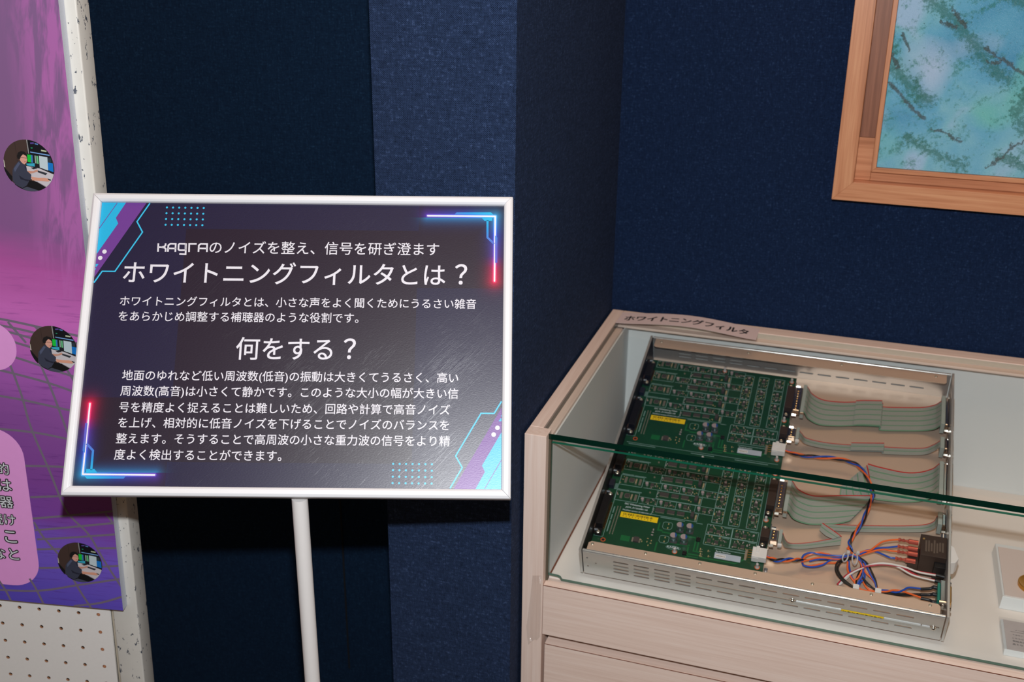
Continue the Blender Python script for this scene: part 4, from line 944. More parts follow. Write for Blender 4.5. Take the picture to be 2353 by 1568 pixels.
for r_, y in enumerate(RY):
    dy = y-0.1265
    # input group at the left
    srect(0.0162, 0.0480, 0.1160+dy, min(0.2180, 0.1345+dy)); sword(0.0170, 0.0330, min(0.2168, 0.1352+dy), 0.0015); sword(0.0345, 0.0500, min(0.2168, 0.1349+dy), 0.0015)
    put(qfn, 0.0322, y); put(whc, 0.0386, 0.1244+dy); put(hdr, 0.0440, 0.1248+dy)
    c_ = put(hdr, 0.0245, 0.1252+dy); field(0.0178, 0.0215, 0.118+dy, 0.132+dy, 5)
    # strip of small groups
    silk.box(0.0480, 0.0700, 0.1285+dy, 0.1291+dy, CP, CP+0.0001); silk.box(0.0500, 0.1480, 0.1163+dy, 0.1169+dy, CP, CP+0.0001); silk.box(0.0700, 0.1480, 0.1290+dy, 0.1296+dy, CP, CP+0.0001)
    for xk in (0.0537, 0.0787, 0.1038, 0.1288):
        put(wc, xk, 0.1230+dy); put(so8, xk+0.0072, 0.1235+dy); field(xk+0.0105, xk+0.0185, 0.1185+dy, 0.1275+dy, 9); field(xk+0.003, xk+0.010, 0.1175+dy, 0.1200+dy, 3)
        silk.box(xk+0.0196, xk+0.0202, 0.1170+dy, 0.1290+dy, CP, CP+0.0001)
    # switch chips
    srect(0.0700, 0.1300, 0.1010+dy, 0.1166+dy)
    put(so_b, 0.0800, 0.1098+dy); put(so_m, 0.0945, 0.1100+dy); put(so_m, 0.1075, 0.1104+dy); put(blkc, 0.1228, 0.1095+dy); put(whc, 0.1276, 0.1075+dy)
    field(0.0710, 0.0728, 0.104+dy, 0.113+dy, 3, ['pale']); field(0.113, 0.118, 0.103+dy, 0.108+dy, 3, ['tan'])
    if r_ < 3: bits['bright'].cyl((0.0607, 0.1385+dy, CP), (0.0607, 0.1385+dy, CP+0.0012), 0.0014, 9, r2=0.0009)
# three columns of amplifier cells
for ci, xc in enumerate((0.1553, 0.1768, 0.1995)):
    hw_ = 0.0072
    for k in range(4):
        y0 = 0.1048+0.0266*k; y1 = y0+0.0262
        if k == 3: y1 = y0+0.0262
        srect(xc-hw_, xc+hw_, y0, y1)
        put(so8, xc, y0+0.0155); smd(xc, y0+0.0205, 0.0030, 0.0022, 'pale')
        field(xc-0.0055, xc+0.0055, y0+0.0018, y0+0.0110, 12); field(xc-0.0058, xc-0.0042, y0+0.011, y0+0.022, 4, ['bright', 'tan']); field(xc+0.0042, xc+0.0058, y0+0.009, y0+0.022, 5, ['bright', 'tan'])
        field(xc-0.004, xc+0.004, y0+0.018, y0+0.0245, 3, ['pale', 'dark'])
# output filter grid
for i in range(2):
    for j in range(2):
        x0 = 0.1440+0.0330*i; y0 = 0.0668+0.0175*j; srect(x0, x0+0.0330, y0, y0+0.0175); sword(x0+0.022, x0+0.031, y0+0.0150, 0.0012)
        put(so8, x0+0.0065, y0+0.0070); put(so8, x0+0.0160, y0+0.0062)
        for (dx, dy, kk) in ((0.0115, 0.0105, 'bright'), (0.0115, 0.0035, 'bright'), (0.0092, 0.0135, 'pale'), (0.0215, 0.0108, 'bright'), (0.0225, 0.0030, 'bright')):
            bits['bright'].cyl((x0+dx, y0+dy, CP), (x0+dx, y0+dy, CP+0.0012), 0.0011, 8, r2=0.0007)
        field(x0+0.003, x0+0.030, y0+0.0015, y0+0.0040, 7); field(x0+0.019, x0+0.030, y0+0.005, y0+0.014, 6, ['pale', 'dark']); field(x0+0.004, x0+0.020, y0+0.012, y0+0.0155, 5, ['pale', 'tan'])
# power corner
def ecap(x, y, first_=None):
    r = 0.0046
    if first_ is None:
        b_ = MB().box(-0.0048, 0.0048, -0.0048, 0.0048, 0, 0.0010).build('electrolytic_capacitor', M['chip'], pcb0, loc=(x, y, CP), bevel=0.0004)
        MB().lathe((0, 0, 0), [(r*0.96, 0.0010), (r, 0.0018), (r*0.93, 0.0024), (r, 0.0031), (r, 0.0104), (r*0.93, 0.0111), (0, 0.0111)], 26, mis=[0, 0, 0, 0, 0, 1]).build('can', [M['cap_side'], M['cap_top']], b_, smooth=True)
        th = [math.radians(a) for a in range(-155, -24, 10)]; MB().poly([(r*0.92*math.cos(a+math.radians(100)), r*0.92*math.sin(a+math.radians(100))) for a in th], 0.01118).build('polarity_mark', M['cap_blue'], b_, fixn=False)
        return b_
    c_ = clone(first_, pcb0); c_.location = (x, y, CP); return c_
ec = ecap(0.1118, 0.0830); ecap(0.1243, 0.0838, ec); ecap(0.1070, 0.0640, ec); ecap(0.1202, 0.0644, ec)
lb = MB().box(0.0310, 0.0806, 0.0882, 0.0975, CP, CP+0.0003).build('barcode_label', M['yellow'], pcb0, bevel=0.0001)
mb = MB(); x = 0.0345
while x < 0.0745:
    w = random.choice((0.0003, 0.0006, 0.0010)); mb.box(x, x+w, 0.0925, 0.0960, CP+0.0003, CP+0.00036); x += w+random.choice((0.0002, 0.0004, 0.0009))
x = 0.0345
for i in range(10): mb.box(0.0345+i*0.0041, 0.0355+i*0.0041, 0.0898, 0.0912, CP+0.0003, CP+0.00036)
mb.build('barcode_print', M['barcode'], lb, fixn=False) if False else tag(mb.build('barcode_print', M['barcode'], pcb0, fixn=False), kind='stuff')
sn = MB().box(0.1610, 0.1937, 0.0480, 0.0574, CP, CP+0.0002).build('serial_plate', plain('serial_white', (176, 186, 200), 0.4), pcb0)
MB().box(0.1625, 0.1750, 0.0500, 0.0545, CP+0.0002, CP+0.0004).build('serial_sticker', M['nylon'], pcb0)
def ptext(s_, x0, x1, yc, m, name='lettering', z=CP+0.0001):
    mb = MB(); fit_text(mb, s_, x0, x1, yc, z, None, 0.02); return mb.build(name, m, pcb0, fixn=False)
ptext('ISC Whitening Filter', 0.0325, 0.0660, 0.1120, M['silk_w']); ptext('JGW_D1302081-V8', 0.0345, 0.0640, 0.1066, M['silk_w']); ptext('Modified version D1001530-v4', 0.0320, 0.0700, 0.1015, M['silk_w'])
ptext('Serial Number', 0.1618, 0.1805, 0.0597, M['silk_w']); ptext('KAGRA', 0.1010, 0.1162, 0.0530, M['silk_w']); ptext('24020416', 0.1632, 0.1742, 0.0522, M['ink'], z=CP+0.00045)
el = [(0.1088+0.0092*math.cos(t), 0.0524+0.0028*math.sin(t)) for t in [i*math.pi/12 for i in range(25)]]
for quad in line_poly(el, 0.0005): silk.prism([q_ for q_ in quad][::-1], CP, CP+0.0001)
# pads, octagons, connector outline
for oy in (0.0865, 0.0632):
    for quad in line_poly([(0.0945-0.0058, oy-0.003), (0.0945-0.0058, oy+0.0045), (0.0945-0.0035, oy+0.0062), (0.0945+0.0045, oy+0.0062), (0.0945+0.0062, oy+0.0040), (0.0945+0.0062, oy-0.0030), (0.0945+0.0040, oy-0.0058), (0.0945-0.0035, oy-0.0058), (0.0945-0.0058, oy-0.003)], 0.0005): silk.prism([q_ for q_ in quad], CP, CP+0.0001)
    for dy_ in (-0.0035, 0.0035): bits['tan'].box(0.0950, 0.0963, oy+dy_-0.0012, oy+dy_+0.0012, CP, CP+0.0003)
for yq in (0.0760, 0.0715, 0.0670): smd(0.0785, yq, 0.0026, 0.0014, 'pale')
for (x, y) in ((0.0795, 0.0575), (0.0795, 0.0530), (0.0745, 0.0600), (0.0745, 0.0545), (0.0770, 0.0490), (0.0660, 0.0560), (0.0680, 0.0535)): smd(x, y, 0.0022, 0.0010, 'tan')
tr = MB()
tr.box(0.0400, 0.0520, 0.0495, 0.0585, CP, CP+0.00005); tr.box(0.0860, 0.0880, 0.0420, 0.0570, CP, CP+0.00005); tr.box(0.0830, 0.0850, 0.0760, 0.0900, CP, CP+0.00005); tr.box(0.0850, 0.0900, 0.0760, 0.0785, CP, CP+0.00005)
tr.box(0.1335, 0.1352, 0.0520, 0.0760, CP, CP+0.00005); tr.box(0.1375, 0.1392, 0.0540, 0.0760, CP, CP+0.00005); tr.box(0.1352, 0.1430, 0.0520, 0.0538, CP, CP+0.00005); tr.box(0.1270, 0.1420, 0.0462, 0.0482, CP, CP+0.00005); tr.box(0.1250, 0.1420, 0.0425, 0.0442, CP, CP+0.00005)
tr.prism([(0.1440, 0.0440), (0.1880, 0.0440), (0.1985, 0.0530), (0.1975, 0.0548), (0.1875, 0.0458), (0.1440, 0.0458)], CP, CP+0.00005); tr.box(0.1262, 0.1282, 0.0400, 0.0620, CP, CP+0.00005); tr.box(0.0900, 0.1330, 0.0738, 0.0760, CP, CP+0.00005); tr.box(0.1020, 0.1280, 0.0585, 0.0602, CP, CP+0.00005)
tag(tr.build('copper_trace', M['trace'], pcb0), kind='stuff')
for (x, y) in ((0.1425, 0.0580), (0.1432, 0.0545), (0.1438, 0.0505), (0.1442, 0.0470), (0.1525, 0.0572), (0.1540, 0.0490)): smd(x, y, 0.0030, 0.0011, 'tan'); smd(x+0.002, y, 0.001, 0.001, 'bright')
rg = MB().box(0.0570, 0.0640, 0.0500, 0.0580, CP, CP+0.0024, 0)
for i in range(4): rg.box(0.0640, 0.0662, 0.0508+i*0.0018, 0.0516+i*0.0018, CP, CP+0.0009, 1)
rg.box(0.0548, 0.0570, 0.0505, 0.0575, CP, CP+0.0006, 1); rg.build('voltage_regulator', [M['chip'], M['pin']], pcb0)
for (x, y) in ((0.1372, 0.0712), (0.1245, 0.0455)):
    mb = MB().box(x-0.0027, x+0.0027, y-0.0022, y+0.0030, CP, CP+0.0030, 0)
    for k in (-0.0011, 0.0011): mb.box(x+k-0.0005, x+k+0.0005, y+0.0018, y+0.0028, CP+0.0030, CP+0.0038, 1)
    mb.build('transistor', [M['black_plastic'], M['pin']], pcb0, bevel=0.0003)
# double row of test pins
tp_ = MB()
for k in range(19):
    for x in (0.0247, 0.0284): tp_.cyl((x, 0.0575+k*0.00262, CP), (x, 0.0575+k*0.00262, CP+0.0010), 0.0008, 7)
tag(tp_.build('test_pin', M['pin'], pcb0), kind='stuff')
for L_ in ((0.0205, 0.060, 0.078), (0.0205, 0.081, 0.090), (0.0205, 0.093, 0.104)):
    y = L_[1]
    while y < L_[2]: w = random.choice((0.0006, 0.0010)); silk.box(L_[0]-0.0008, L_[0]+0.0008, y, y+w, CP, CP+0.0001); y += w+0.0003
for quad in line_poly([(0.0172, 0.0505), (0.0172, 0.1235)], 0.0006): silk.prism([q_ for q_ in quad], CP, CP+0.0001)
silk.box(0.0050, 0.0172, 0.0500, 0.0506, CP, CP+0.0001); silk.box(0.0085, 0.2180, 0.0368, 0.0374, CP, CP+0.0001); silk.box(0.2115, 0.2122, 0.070, 0.205, CP, CP+0.0001)
sword(0.012, 0.050, 0.0335, 0.0014); sword(0.100, 0.132, 0.0330, 0.0014); sword(0.160, 0.205, 0.0330, 0.0014); sword(0.083, 0.115, 0.0985, 0.0014); sword(0.130, 0.138, 0.099, 0.0012); sword(0.160, 0.200, 0.0625, 0.0014)
tag(silk.build('silkscreen', M['silk'], pcb0), kind='stuff')
for k_, m_ in (('pale', M['cap_top']), ('dark', M['chip']), ('tan', M['solder_y']), ('bright', M['pin'])): tag(bits[k_].build('surface_mount_parts', m_, pcb0), kind='stuff')
# mounting holes with copper rings, nylon standoffs, screws
for (x, y) in ((0.0190, 0.0452), (0.0100, 0.1215)):
    mb = MB().lathe((x, y, CP), [(0.0020, 0.0001), (0.0020, 0.0004), (0.0034, 0.0004), (0.0034, 0.0001)], 20, 0); mb.lathe((x, y, CP), [(0, 0.00015), (0.0020, 0.00015)], 20, 1); mb.build('mounting_hole', [M['copper'], M['void']], pcb0, smooth=True)
def standoff(x, y):
    mb = MB().lathe((x, y, CP), [(0, 0.0001), (0.0034, 0.0001), (0.0034, 0.0007), (0.0026, 0.0009)], 18, 0); mb.lathe((x, y, CP), [(0.0026, 0.0008), (0.0022, 0.0020), (0.0014, 0.0040), (0.0019, 0.0055), (0.0015, 0.0072), (0, 0.0078)], 14, 1)
    return mb.build('standoff', [M['copper'], M['nylon_t']], pcb0, smooth=True)
for (x, y) in ((0.1118, 0.0462), (0.2152, 0.0450), (0.2155, 0.1240), (0.1180, 0.2130), (0.2165, 0.2080)): standoff(x, y)
MB().lathe((0.2118, 0.0640, CP), [(0, 0.0004), (0.0026, 0.0004), (0.0026, 0), ], 12).build('mounting_hole', M['copper'], pcb0, smooth=True)
# panel connectors on the left edge: black D-sub sockets with brackets
def dsub_left(y0, y1, flip_=0):
    b_ = MB().box(0.0048, 0.0148, y0+0.004, y1-0.004, CP+0.0003, CP+0.0128).build('socket', M['black_plastic'], pcb0, bevel=0.0004)
    MB().box(0.0048, 0.0064, y0-0.003, y1+0.003, CP+0.0003, CP+0.0120).build('shell', M['brown_black'], b_, bevel=0.0003)
    MB().box(0.0064, 0.0148, y0-0.0065, y0+0.0036, CP+0.0003, CP+0.0052).build('bracket', M['black_plastic'], b_, bevel=0.0004)
    MB().box(0.0064, 0.0148, y1-0.0036, y1+0.0065, CP+0.0003, CP+0.0052).build('bracket', M['black_plastic'], b_, bevel=0.0004)
    mb = MB(); n = int((y1-y0-0.012)/0.00277)
    for i in range(n): mb.box(0.0150, 0.0166, y0+0.006+i*0.00277, y0+0.0070+i*0.00277, CP, CP+0.0032)
    tag(mb.build('solder_pins', M['brass'], pcb0), kind='stuff')
    for yy in (y0-0.0042, y1+0.0042):
        MB().lathe((0.0108, yy, CP+0.0052), [(0, 0), (0.0027, 0), (0.0027, 0.0010), (0.0018, 0.0017), (0.0006, 0.0014), (0, 0.0008)], 14).build('screw', M['pin'], b_, smooth=True)
        MB().cyl((0.0062, yy+0.001, CP+0.0082), (0.0108, yy+0.001, CP+0.0082), 0.0020, 10).build('jack_nut', M['cap_side'], b_, smooth=True)
    return b_
dsub_left(0.0565, 0.1160); dsub_left(0.1640, 0.2005)
bq = MB().box(0.0050, 0.0118, 0.1345, 0.1460, CP, CP+0.0075).build('header_block', plain('dark_blue_block', (22, 28, 44), 0.5), pcb0, bevel=0.0003)
mb = MB()
for i in range(5): mb.box(0.0120, 0.0170, 0.1350+i*0.0022, 0.1358+i*0.0022, CP, CP+0.0004)
tag(mb.build('solder_pins', M['silk'], pcb0), kind='stuff')
# right-edge sockets: black body + gold-nickel shell + grey ribbon plug
def dsub_right(y0, y1, par=pcb0):
    b_ = MB().box(0.2128, 0.2235, y0+0.003, y1-0.003, CP+0.0003, CP+0.0128).build('socket', M['brown_black'], par, bevel=0.0004)
    MB().box(0.2125, 0.2215, y0-0.0062, y0+0.0028, CP+0.0003, CP+0.0050).build('bracket', M['black_plastic'], b_, bevel=0.0004)
    MB().box(0.2125, 0.2215, y1-0.0028, y1+0.0062, CP+0.0003, CP+0.0050).build('bracket', M['black_plastic'], b_, bevel=0.0004)
    MB().box(0.2236, 0.2246, y0-0.0062, y1+0.0062, CP+0.0002, CP+0.0126).build('shell', M['chrome'], b_, bevel=0.0003)
    MB().box(0.2246, 0.2345, y0+0.0012, y1-0.0012, CP+0.0020, CP+0.0110).build('shell', M['chrome'], b_, bevel=0.0012)
    mb = MB(); n = max(3, int((y1-y0-0.010)/0.0052))
    for i in range(n): mb.lathe((0.2285, y0+0.006+i*0.0052, CP+0.0110), [(0, 0.0010), (0.0009, 0.0008), (0.0016, 0)], 8)
    tag(mb.build('grounding_dimples', M['brass'], par, smooth=True), kind='stuff')
    for yy in (y0-0.0040, y1+0.0040):
        MB().lathe((0.2168, yy, CP+0.0050), [(0, 0), (0.0026, 0), (0.0026, 0.0009), (0.0016, 0.0016), (0, 0.0010)], 14).build('screw', M['pin'], b_, smooth=True)
        MB().cyl((0.2248, yy, CP+0.0065), (0.2300, yy, CP+0.0065), 0.0023, 6).build('jack_nut', M['chrome'], b_)
    return b_
dsub_right(0.1368, 0.1890); dsub_right(0.0822, 0.1030)
# white power plug
pw = MB().box(0.2065, 0.2245, 0.0530, 0.0690, CP+0.0012, CP+0.0105).build('power_plug', M['nylon'], pcb0, bevel=0.0005)
MB().box(0.2110, 0.2150, 0.0610, 0.0700, CP+0.0105, CP+0.0118).build('latch', M['nylon'], pw, bevel=0.0003)
MB().box(0.2068, 0.2150, 0.0525, 0.0534, CP+0.0012, CP+0.0085).build('rib', M['nylon'], pw)
mb = MB()
for i in range(4): mb.tube([(0.2005, 0.0552+i*0.0040, CP+0.0002), (0.2012, 0.0552+i*0.0040, CP+0.0042), (0.2066, 0.0552+i*0.0040, CP+0.0050)], 0.0005, 6)
tag(mb.build('terminal_pins', M['brass'], pcb0), kind='stuff')
MB().box(0.1975, 0.2003, 0.0535, 0.0690, CP, CP+0.0006).build('resistor_network', M['pin'], pcb0)
# the second board, 189.5 mm further back
pcb1 = clone(pcb0, rack, (0, 0.1895, 0))

# ---- ribbon cables: stations (a, b_top, b_bottom, c)
def ribbon(stn, nw, name='ribbon_cable', th=0.0009, flipn=False, ks=8):
    top = cat_rom([(s_[0], s_[1], s_[3]) for s_ in stn], ks); bot = cat_rom([(s_[0] if len(s_) < 5 else s_[4], s_[2], s_[3] if len(s_) < 6 else s_[5]) for s_ in stn], ks)
    n = len(top); m = nw*4; V = []; F = []; UV = []
    for i in range(n):
        tdir = (top[min(i+1, n-1)]-top[max(i-1, 0)]); cdir = bot[i]-top[i]; nr_ = tdir.cross(cdir).normalized()
        for k in range(m+1):
            t = k/m; p_ = top[i].lerp(bot[i], t); w = abs(math.sin(math.pi*t*nw))
            V.append(p_+nr_*(th/2*(0.45+0.55*w)))
        for k in range(m+1):
            t = k/m; p_ = top[i].lerp(bot[i], t); w = abs(math.sin(math.pi*t*nw)); V.append(p_-nr_*(th/2*(0.45+0.55*w)))
    R_ = 2*(m+1)
    for i in range(n-1):
        for k in range(m):
            a = i*R_+k; F.append((a, a+1, a+R_+1, a+R_)); UV.append(k); a += m+1; F.append((a, a+R_, a+R_+1, a+1)); UV.append(k)
        a = i*R_; F.append((a, a+R_, a+R_+m+1, a+m+1)); UV.append(0); a = i*R_+m; F.append((a, a+m+1, a+R_+m+1, a+R_)); UV.append(m-1)
    me = bpy.data.meshes.new(name); me.from_pydata([tuple(v) for v in V], [], F); me.materials.append(M['ribbon'])
    uvl = me.uv_layers.new(name='UVMap'); kk = []
    for f in F:
        for vi in f: kk += [0.0, (((vi % R_) % (m+1))/m*nw)]
    kk2 = []; idx = 0
    for fi, f in enumerate(F):
        base_ = UV[fi]/m*nw
        for vi in f:
            val = (((vi % R_) % (m+1))/m*nw); val = min(max(val, base_), base_+nw/m); kk2 += [0.0, val*0.9998+0.0001]
    uvl.data.foreach_set('uv', kk2)
    for p_ in me.polygons: p_.use_smooth = True
    o = bpy.data.objects.new(name, me); col.objects.link(o); o.parent = rack; return o
def plug(x0, x1, y0, y1, c0, c1, par, side=1):
    b_ = MB().box(x0, x1, y0, y1, c0, c1).build('plug', M['ribbon_grey'], par, bevel=0.0004)
    return b_
PC0, PC1 = CP-0.0006, CP+0.0135
# upper long ribbon (37 way)
ra = ribbon([(0.2396, 0.3810, 0.3260, -0.0170), (0.2420, 0.3800, 0.3255, -0.0195), (0.2480, 0.3785, 0.3240, -0.0280), (0.2640, 0.3770, 0.3230, -0.0350), (0.2900, 0.3805, 0.3285, -0.0375), (0.3120, 0.3855, 0.3340, -0.0375), (0.3440, 0.3895, 0.3375, -0.0365), (0.3452, 0.3835, 0.3330, -0.0385), (0.3750, 0.3890, 0.3390, -0.0395), (0.4000, 0.3930, 0.3430, -0.0380), (0.4150, 0.3925, 0.3410, -0.0300), (0.4215, 0.3900, 0.3385, -0.0200), (0.4240, 0.3895, 0.3380, -0.0175)], 25)
rb = ribbon([(0.3090, 0.3835, 0.3300, -0.0340), (0.3200, 0.3860, 0.3330, -0.0335), (0.3445, 0.3900, 0.3360, -0.0330)], 25, th=0.0012, ks=5)
# upper short ribbon (9 way)
rc = ribbon([(0.2390, 0.2870, 0.2735, -0.0170), (0.2425, 0.2870, 0.2740, -0.0215), (0.2500, 0.2890, 0.2765, -0.0310), (0.2750, 0.2920, 0.2795, -0.0370), (0.3100, 0.2965, 0.2835, -0.0385), (0.3500, 0.3050, 0.2900, -0.0380), (0.3530, 0.3030, 0.2885, -0.0395), (0.4000, 0.3095, 0.2960, -0.0385), (0.4150, 0.3110, 0.2970, -0.0300), (0.4215, 0.3090, 0.2960, -0.0200), (0.4240, 0.3085, 0.2955, -0.0180)], 9)
rd = ribbon([(0.3090, 0.2965, 0.2815, -0.0345), (0.3250, 0.2990, 0.2840, -0.0340), (0.3520, 0.3050, 0.2895, -0.0345)], 9, th=0.0012, ks=5)
# lower long ribbon in two runs with a diagonal fold
re_ = ribbon([(0.2396, 0.1915, 0.1365, -0.0170), (0.2420, 0.1905, 0.1360, -0.0195), (0.2500, 0.1890, 0.1350, -0.0300), (0.2680, 0.1890, 0.1370, -0.0370), (0.2900, 0.1950, 0.1430, -0.0385), (0.3050, 0.1985, 0.1475, -0.0380), (0.3460, 0.2070, 0.1545, -0.0375, 0.3180)], 25)
rf = ribbon([(0.3335, 0.2630, 0.1990, -0.0365, 0.3440), (0.3480, 0.2620, 0.2005, -0.0385, 0.3520), (0.3800, 0.2600, 0.2035, -0.0395), (0.4000, 0.2630, 0.2080, -0.0380), (0.4150, 0.2650, 0.2105, -0.0300), (0.4215, 0.2650, 0.2115, -0.0200), (0.4240, 0.2650, 0.2115, -0.0180)], 25)
# the slanting piece between the two folds
rg_ = ribbon([(0.3330, 0.2625, 0.2140, -0.0392, 0.3020), (0.3400, 0.2340, 0.1850, -0.0398, 0.3040), (0.3470, 0.2075, 0.1560, -0.0396, 0.3180)], 25, ks=5)
# lower short ribbon, folded in a Z
def st3(u0, v0, u1, v1, c, fn=None): a = q4(u0, v0, c); b = q4(u1, v1, c); return (a[0], a[1], b[1], c, b[0])
rh = ribbon([(0.2395, 0.0985, 0.0860, -0.0180), (0.2440, 0.0950, 0.0830, -0.0260), st3(340, 473, 340, 528, -0.038), st3(480, 470, 480, 530, -0.0395), st3(640, 447, 640, 512, -0.0385), st3(846, 403, 832, 492, -0.0375)], 9)
ri = ribbon([st3(845, 405, 760, 432, -0.0360), st3(750, 335, 690, 402, -0.0350), st3(653, 270, 622, 345, -0.0350)], 9, ks=5)
rj = ribbon([st3(655, 271, 740, 345, -0.0385), st3(900, 290, 900, 358, -0.0395), st3(1250, 297, 1250, 365, -0.0395), st3(1500, 297, 1500, 366, -0.0380), st3(1680, 285, 1680, 360, -0.0340), st3(1770, 250, 1770, 330, -0.0240), st3(1800, 200, 1800, 290, -0.0185)], 9)
for r_, dy in ((ra, 0.1895), (re_, 0.0)): plug(0.2350, 0.2400, 0.1350+dy, 0.1918+dy, PC0, PC1, r_); MB().box(0.2352, 0.2404, 0.1345+dy, 0.1372+dy, PC1-0.006, PC1-0.002).build('clip', M['chrome'], r_, bevel=0.0004)
for r_, dy in ((rc, 0.1895), (rh, 0.0)): plug(0.2350, 0.2392, 0.0820+dy, 0.1025+dy, PC0, PC1-0.001, r_); MB().box(0.2350, 0.2402, 0.0790+dy, 0.0822+dy, PC1-0.008, PC1-0.004).build('clip', M['nylon'], r_, bevel=0.0004)
# sockets on the right panel
def panel_socket(y0, y1):
    b_ = MB().box(0.4318, 0.4331, y0-0.0060, y1+0.0060, -0.0330, -0.0140).build('panel_socket', M['chrome'], rack, bevel=0.0003)
    MB().box(0.4275, 0.4317, y0+0.0010, y1-0.0010, -0.0310, -0.0160).build('shell', M['chrome'], b_, bevel=0.0010)
    MB().box(0.4362, 0.4392, y0+0.0005, y1-0.0005, -0.0300, -0.0170).build('shell', M['brass'], b_, bevel=0.0010)
    for yy in (y0-0.0040, y1+0.0040): MB().cyl((0.4275, yy, -0.0230), (0.4395, yy, -0.0230), 0.0023, 6).build('jack_nut', M['chrome'], b_)
for y0, y1, r_ in ((0.3380, 0.3960, ra), (0.2905, 0.3120, rc), (0.2045, 0.2650, rf)):
    panel_socket(y0, y1); plug(0.4222, 0.4274, y0, y1, -0.0325, -0.0140, r_)
panel_socket(0.1530, 0.1740); plug(0.4222, 0.4274, 0.1530, 0.1740, -0.0325, -0.0140, rj)
MB().cyl((0.4300, 0.1440, -0.0230), (0.4300, 0.1330, -0.0250), 0.0030, 14).build('spacer', M['cap_side'], rack, smooth=True)
# ---- rocker switch with spade terminals
sw = MB().box(0.4025, 0.4330, 0.0945, 0.1280, -0.0400, -0.0095).build('power_switch', M['brown_black'], rack, bevel=0.0006)
MB().box(0.3905, 0.4024, 0.0930, 0.1150, -0.0390, -0.0230).build('terminal_block', M['brown_black'], sw, bevel=0.0005)
MB().box(0.4200, 0.4331, 0.0860, 0.0944, -0.0420, -0.0180).build('shoulder', M['black_plastic'], sw, bevel=0.0005)
MB().cyl((0.4060, 0.1205, -0.0095), (0.4060, 0.1205, -0.0091), 0.0014, 12).build('rivet', M['brass'], sw)
mb = MB(); random.seed(3)
for i in range(7): mb.box(0.408+0.0032*i, 0.4100+0.0032*i, 0.1000+random.random()*0.004, 0.1150+random.random()*0.007, -0.0095, -0.00945)
tag(mb.build('switch_markings', plain('faint_print', (92, 78, 68), 0.6), rack), kind='stuff')
MB().prism([(0.4363, 0.0930), (0.4440, 0.0960), (0.4475, 0.1030), (0.4420, 0.1200), (0.4363, 0.1240)], -0.0370, -0.0150).build('rocker', M['nylon'], sw, bevel=0.0008)
def spade(u, v, c):
    p_ = q4(u, v, c); L = 0.0240; x, y, z = p_
    mb = MB(); xs = [0, 0.0018, 0.0040, 0.0065, 0.0085, 0.0115, 0.0125, 0.0235]; rs = [0.0021, 0.0025, 0.0014, 0.0022, 0.0014, 0.0021, 0.0030, 0.0030]
    for i in range(len(xs)-1): mb.cyl((x+xs[i], y, z), (x+xs[i+1], y, z), rs[i], 12, r2=rs[i+1])
    return mb.build('spade_terminal', M['crimp'], sw, smooth=True)
spd = [(1412, 438), (1404, 505), (1402, 556), (1380, 624)]
for (u, v), c in zip(spd, (-0.0140, -0.0200, -0.0180, -0.0230)): spade(u, v, c)
# ---- LED leads with black sleeves
for (u, v) in ((1786, 792), (1776, 848)):
    p_ = q4(u, v, -0.022); o = MB().cyl((p_[0], p_[1], p_[2]), (0.4325, p_[1]-0.0010, p_[2]), 0.0026, 14).build('led_holder', M['black_plastic'], rack, smooth=True)
    MB().cyl((0.4363, p_[1]-0.001, p_[2]), (0.4395, p_[1]-0.001, p_[2]), 0.0018, 12).build('lens', plain('green_led', (30, 110, 50), 0.3), o, smooth=True)
# ---- sub-D power inlet at the front right
inl = MB().box(0.4270, 0.4331, 0.0300, 0.0620, -0.0330, -0.0110).build('power_inlet', M['chrome'], rack, bevel=0.0006)
MB().box(0.4240, 0.4269, 0.0330, 0.0590, -0.0310, -0.0130).build('insert', M['teal'], inl, bevel=0.0003)
MB().box(0.4363, 0.4400, 0.0340, 0.0580, -0.0310, -0.0140).build('shell', M['brass'], inl, bevel=0.001)
for yy in (0.0270, 0.0650): MB().cyl((0.4270, yy, -0.0200), (0.4400, yy, -0.0200), 0.0024, 6).build('jack_nut', M['chrome'], inl)
MB().cyl((0.4255, 0.0268, -0.0090), (0.4330, 0.0268, -0.0090), 0.0026, 10).build('jack_nut', M['chrome'], inl)
MB().cyl((0.4300, 0.0215, -0.0110), (0.4300, 0.0245, -0.0110), 0.0022, 10).build('jack_nut', M['chrome'], inl)
# ---- wires
def wire(pts, m, r=0.00115, k=9, name='wire'):
    P_ = cat_rom(pts, k); return MB().tube(P_, r, 8).build(name, M[m], rack, smooth=True)
def strand(path, m, ph, amp=0.0016, turns=5, r=0.00115):     # one of a twisted bundle along a path
    P_ = cat_rom(path, 10); n = len(P_); out = []
    for i, p_ in enumerate(P_):
        d = (P_[min(i+1, n-1)]-P_[max(i-1, 0)]).normalized(); a = Vector((0, 0, 1)); s_ = d.cross(a).normalized(); u_ = s_.cross(d); e = min(1, i/6, (n-1-i)/6+0.2)
        t = 2*math.pi*turns*i/n+ph; out.append(p_+(s_*math.cos(t)+u_*math.sin(t))*amp*e)
    return MB().tube(out, r, 8).build('wire', M[m], rack, smooth=True)
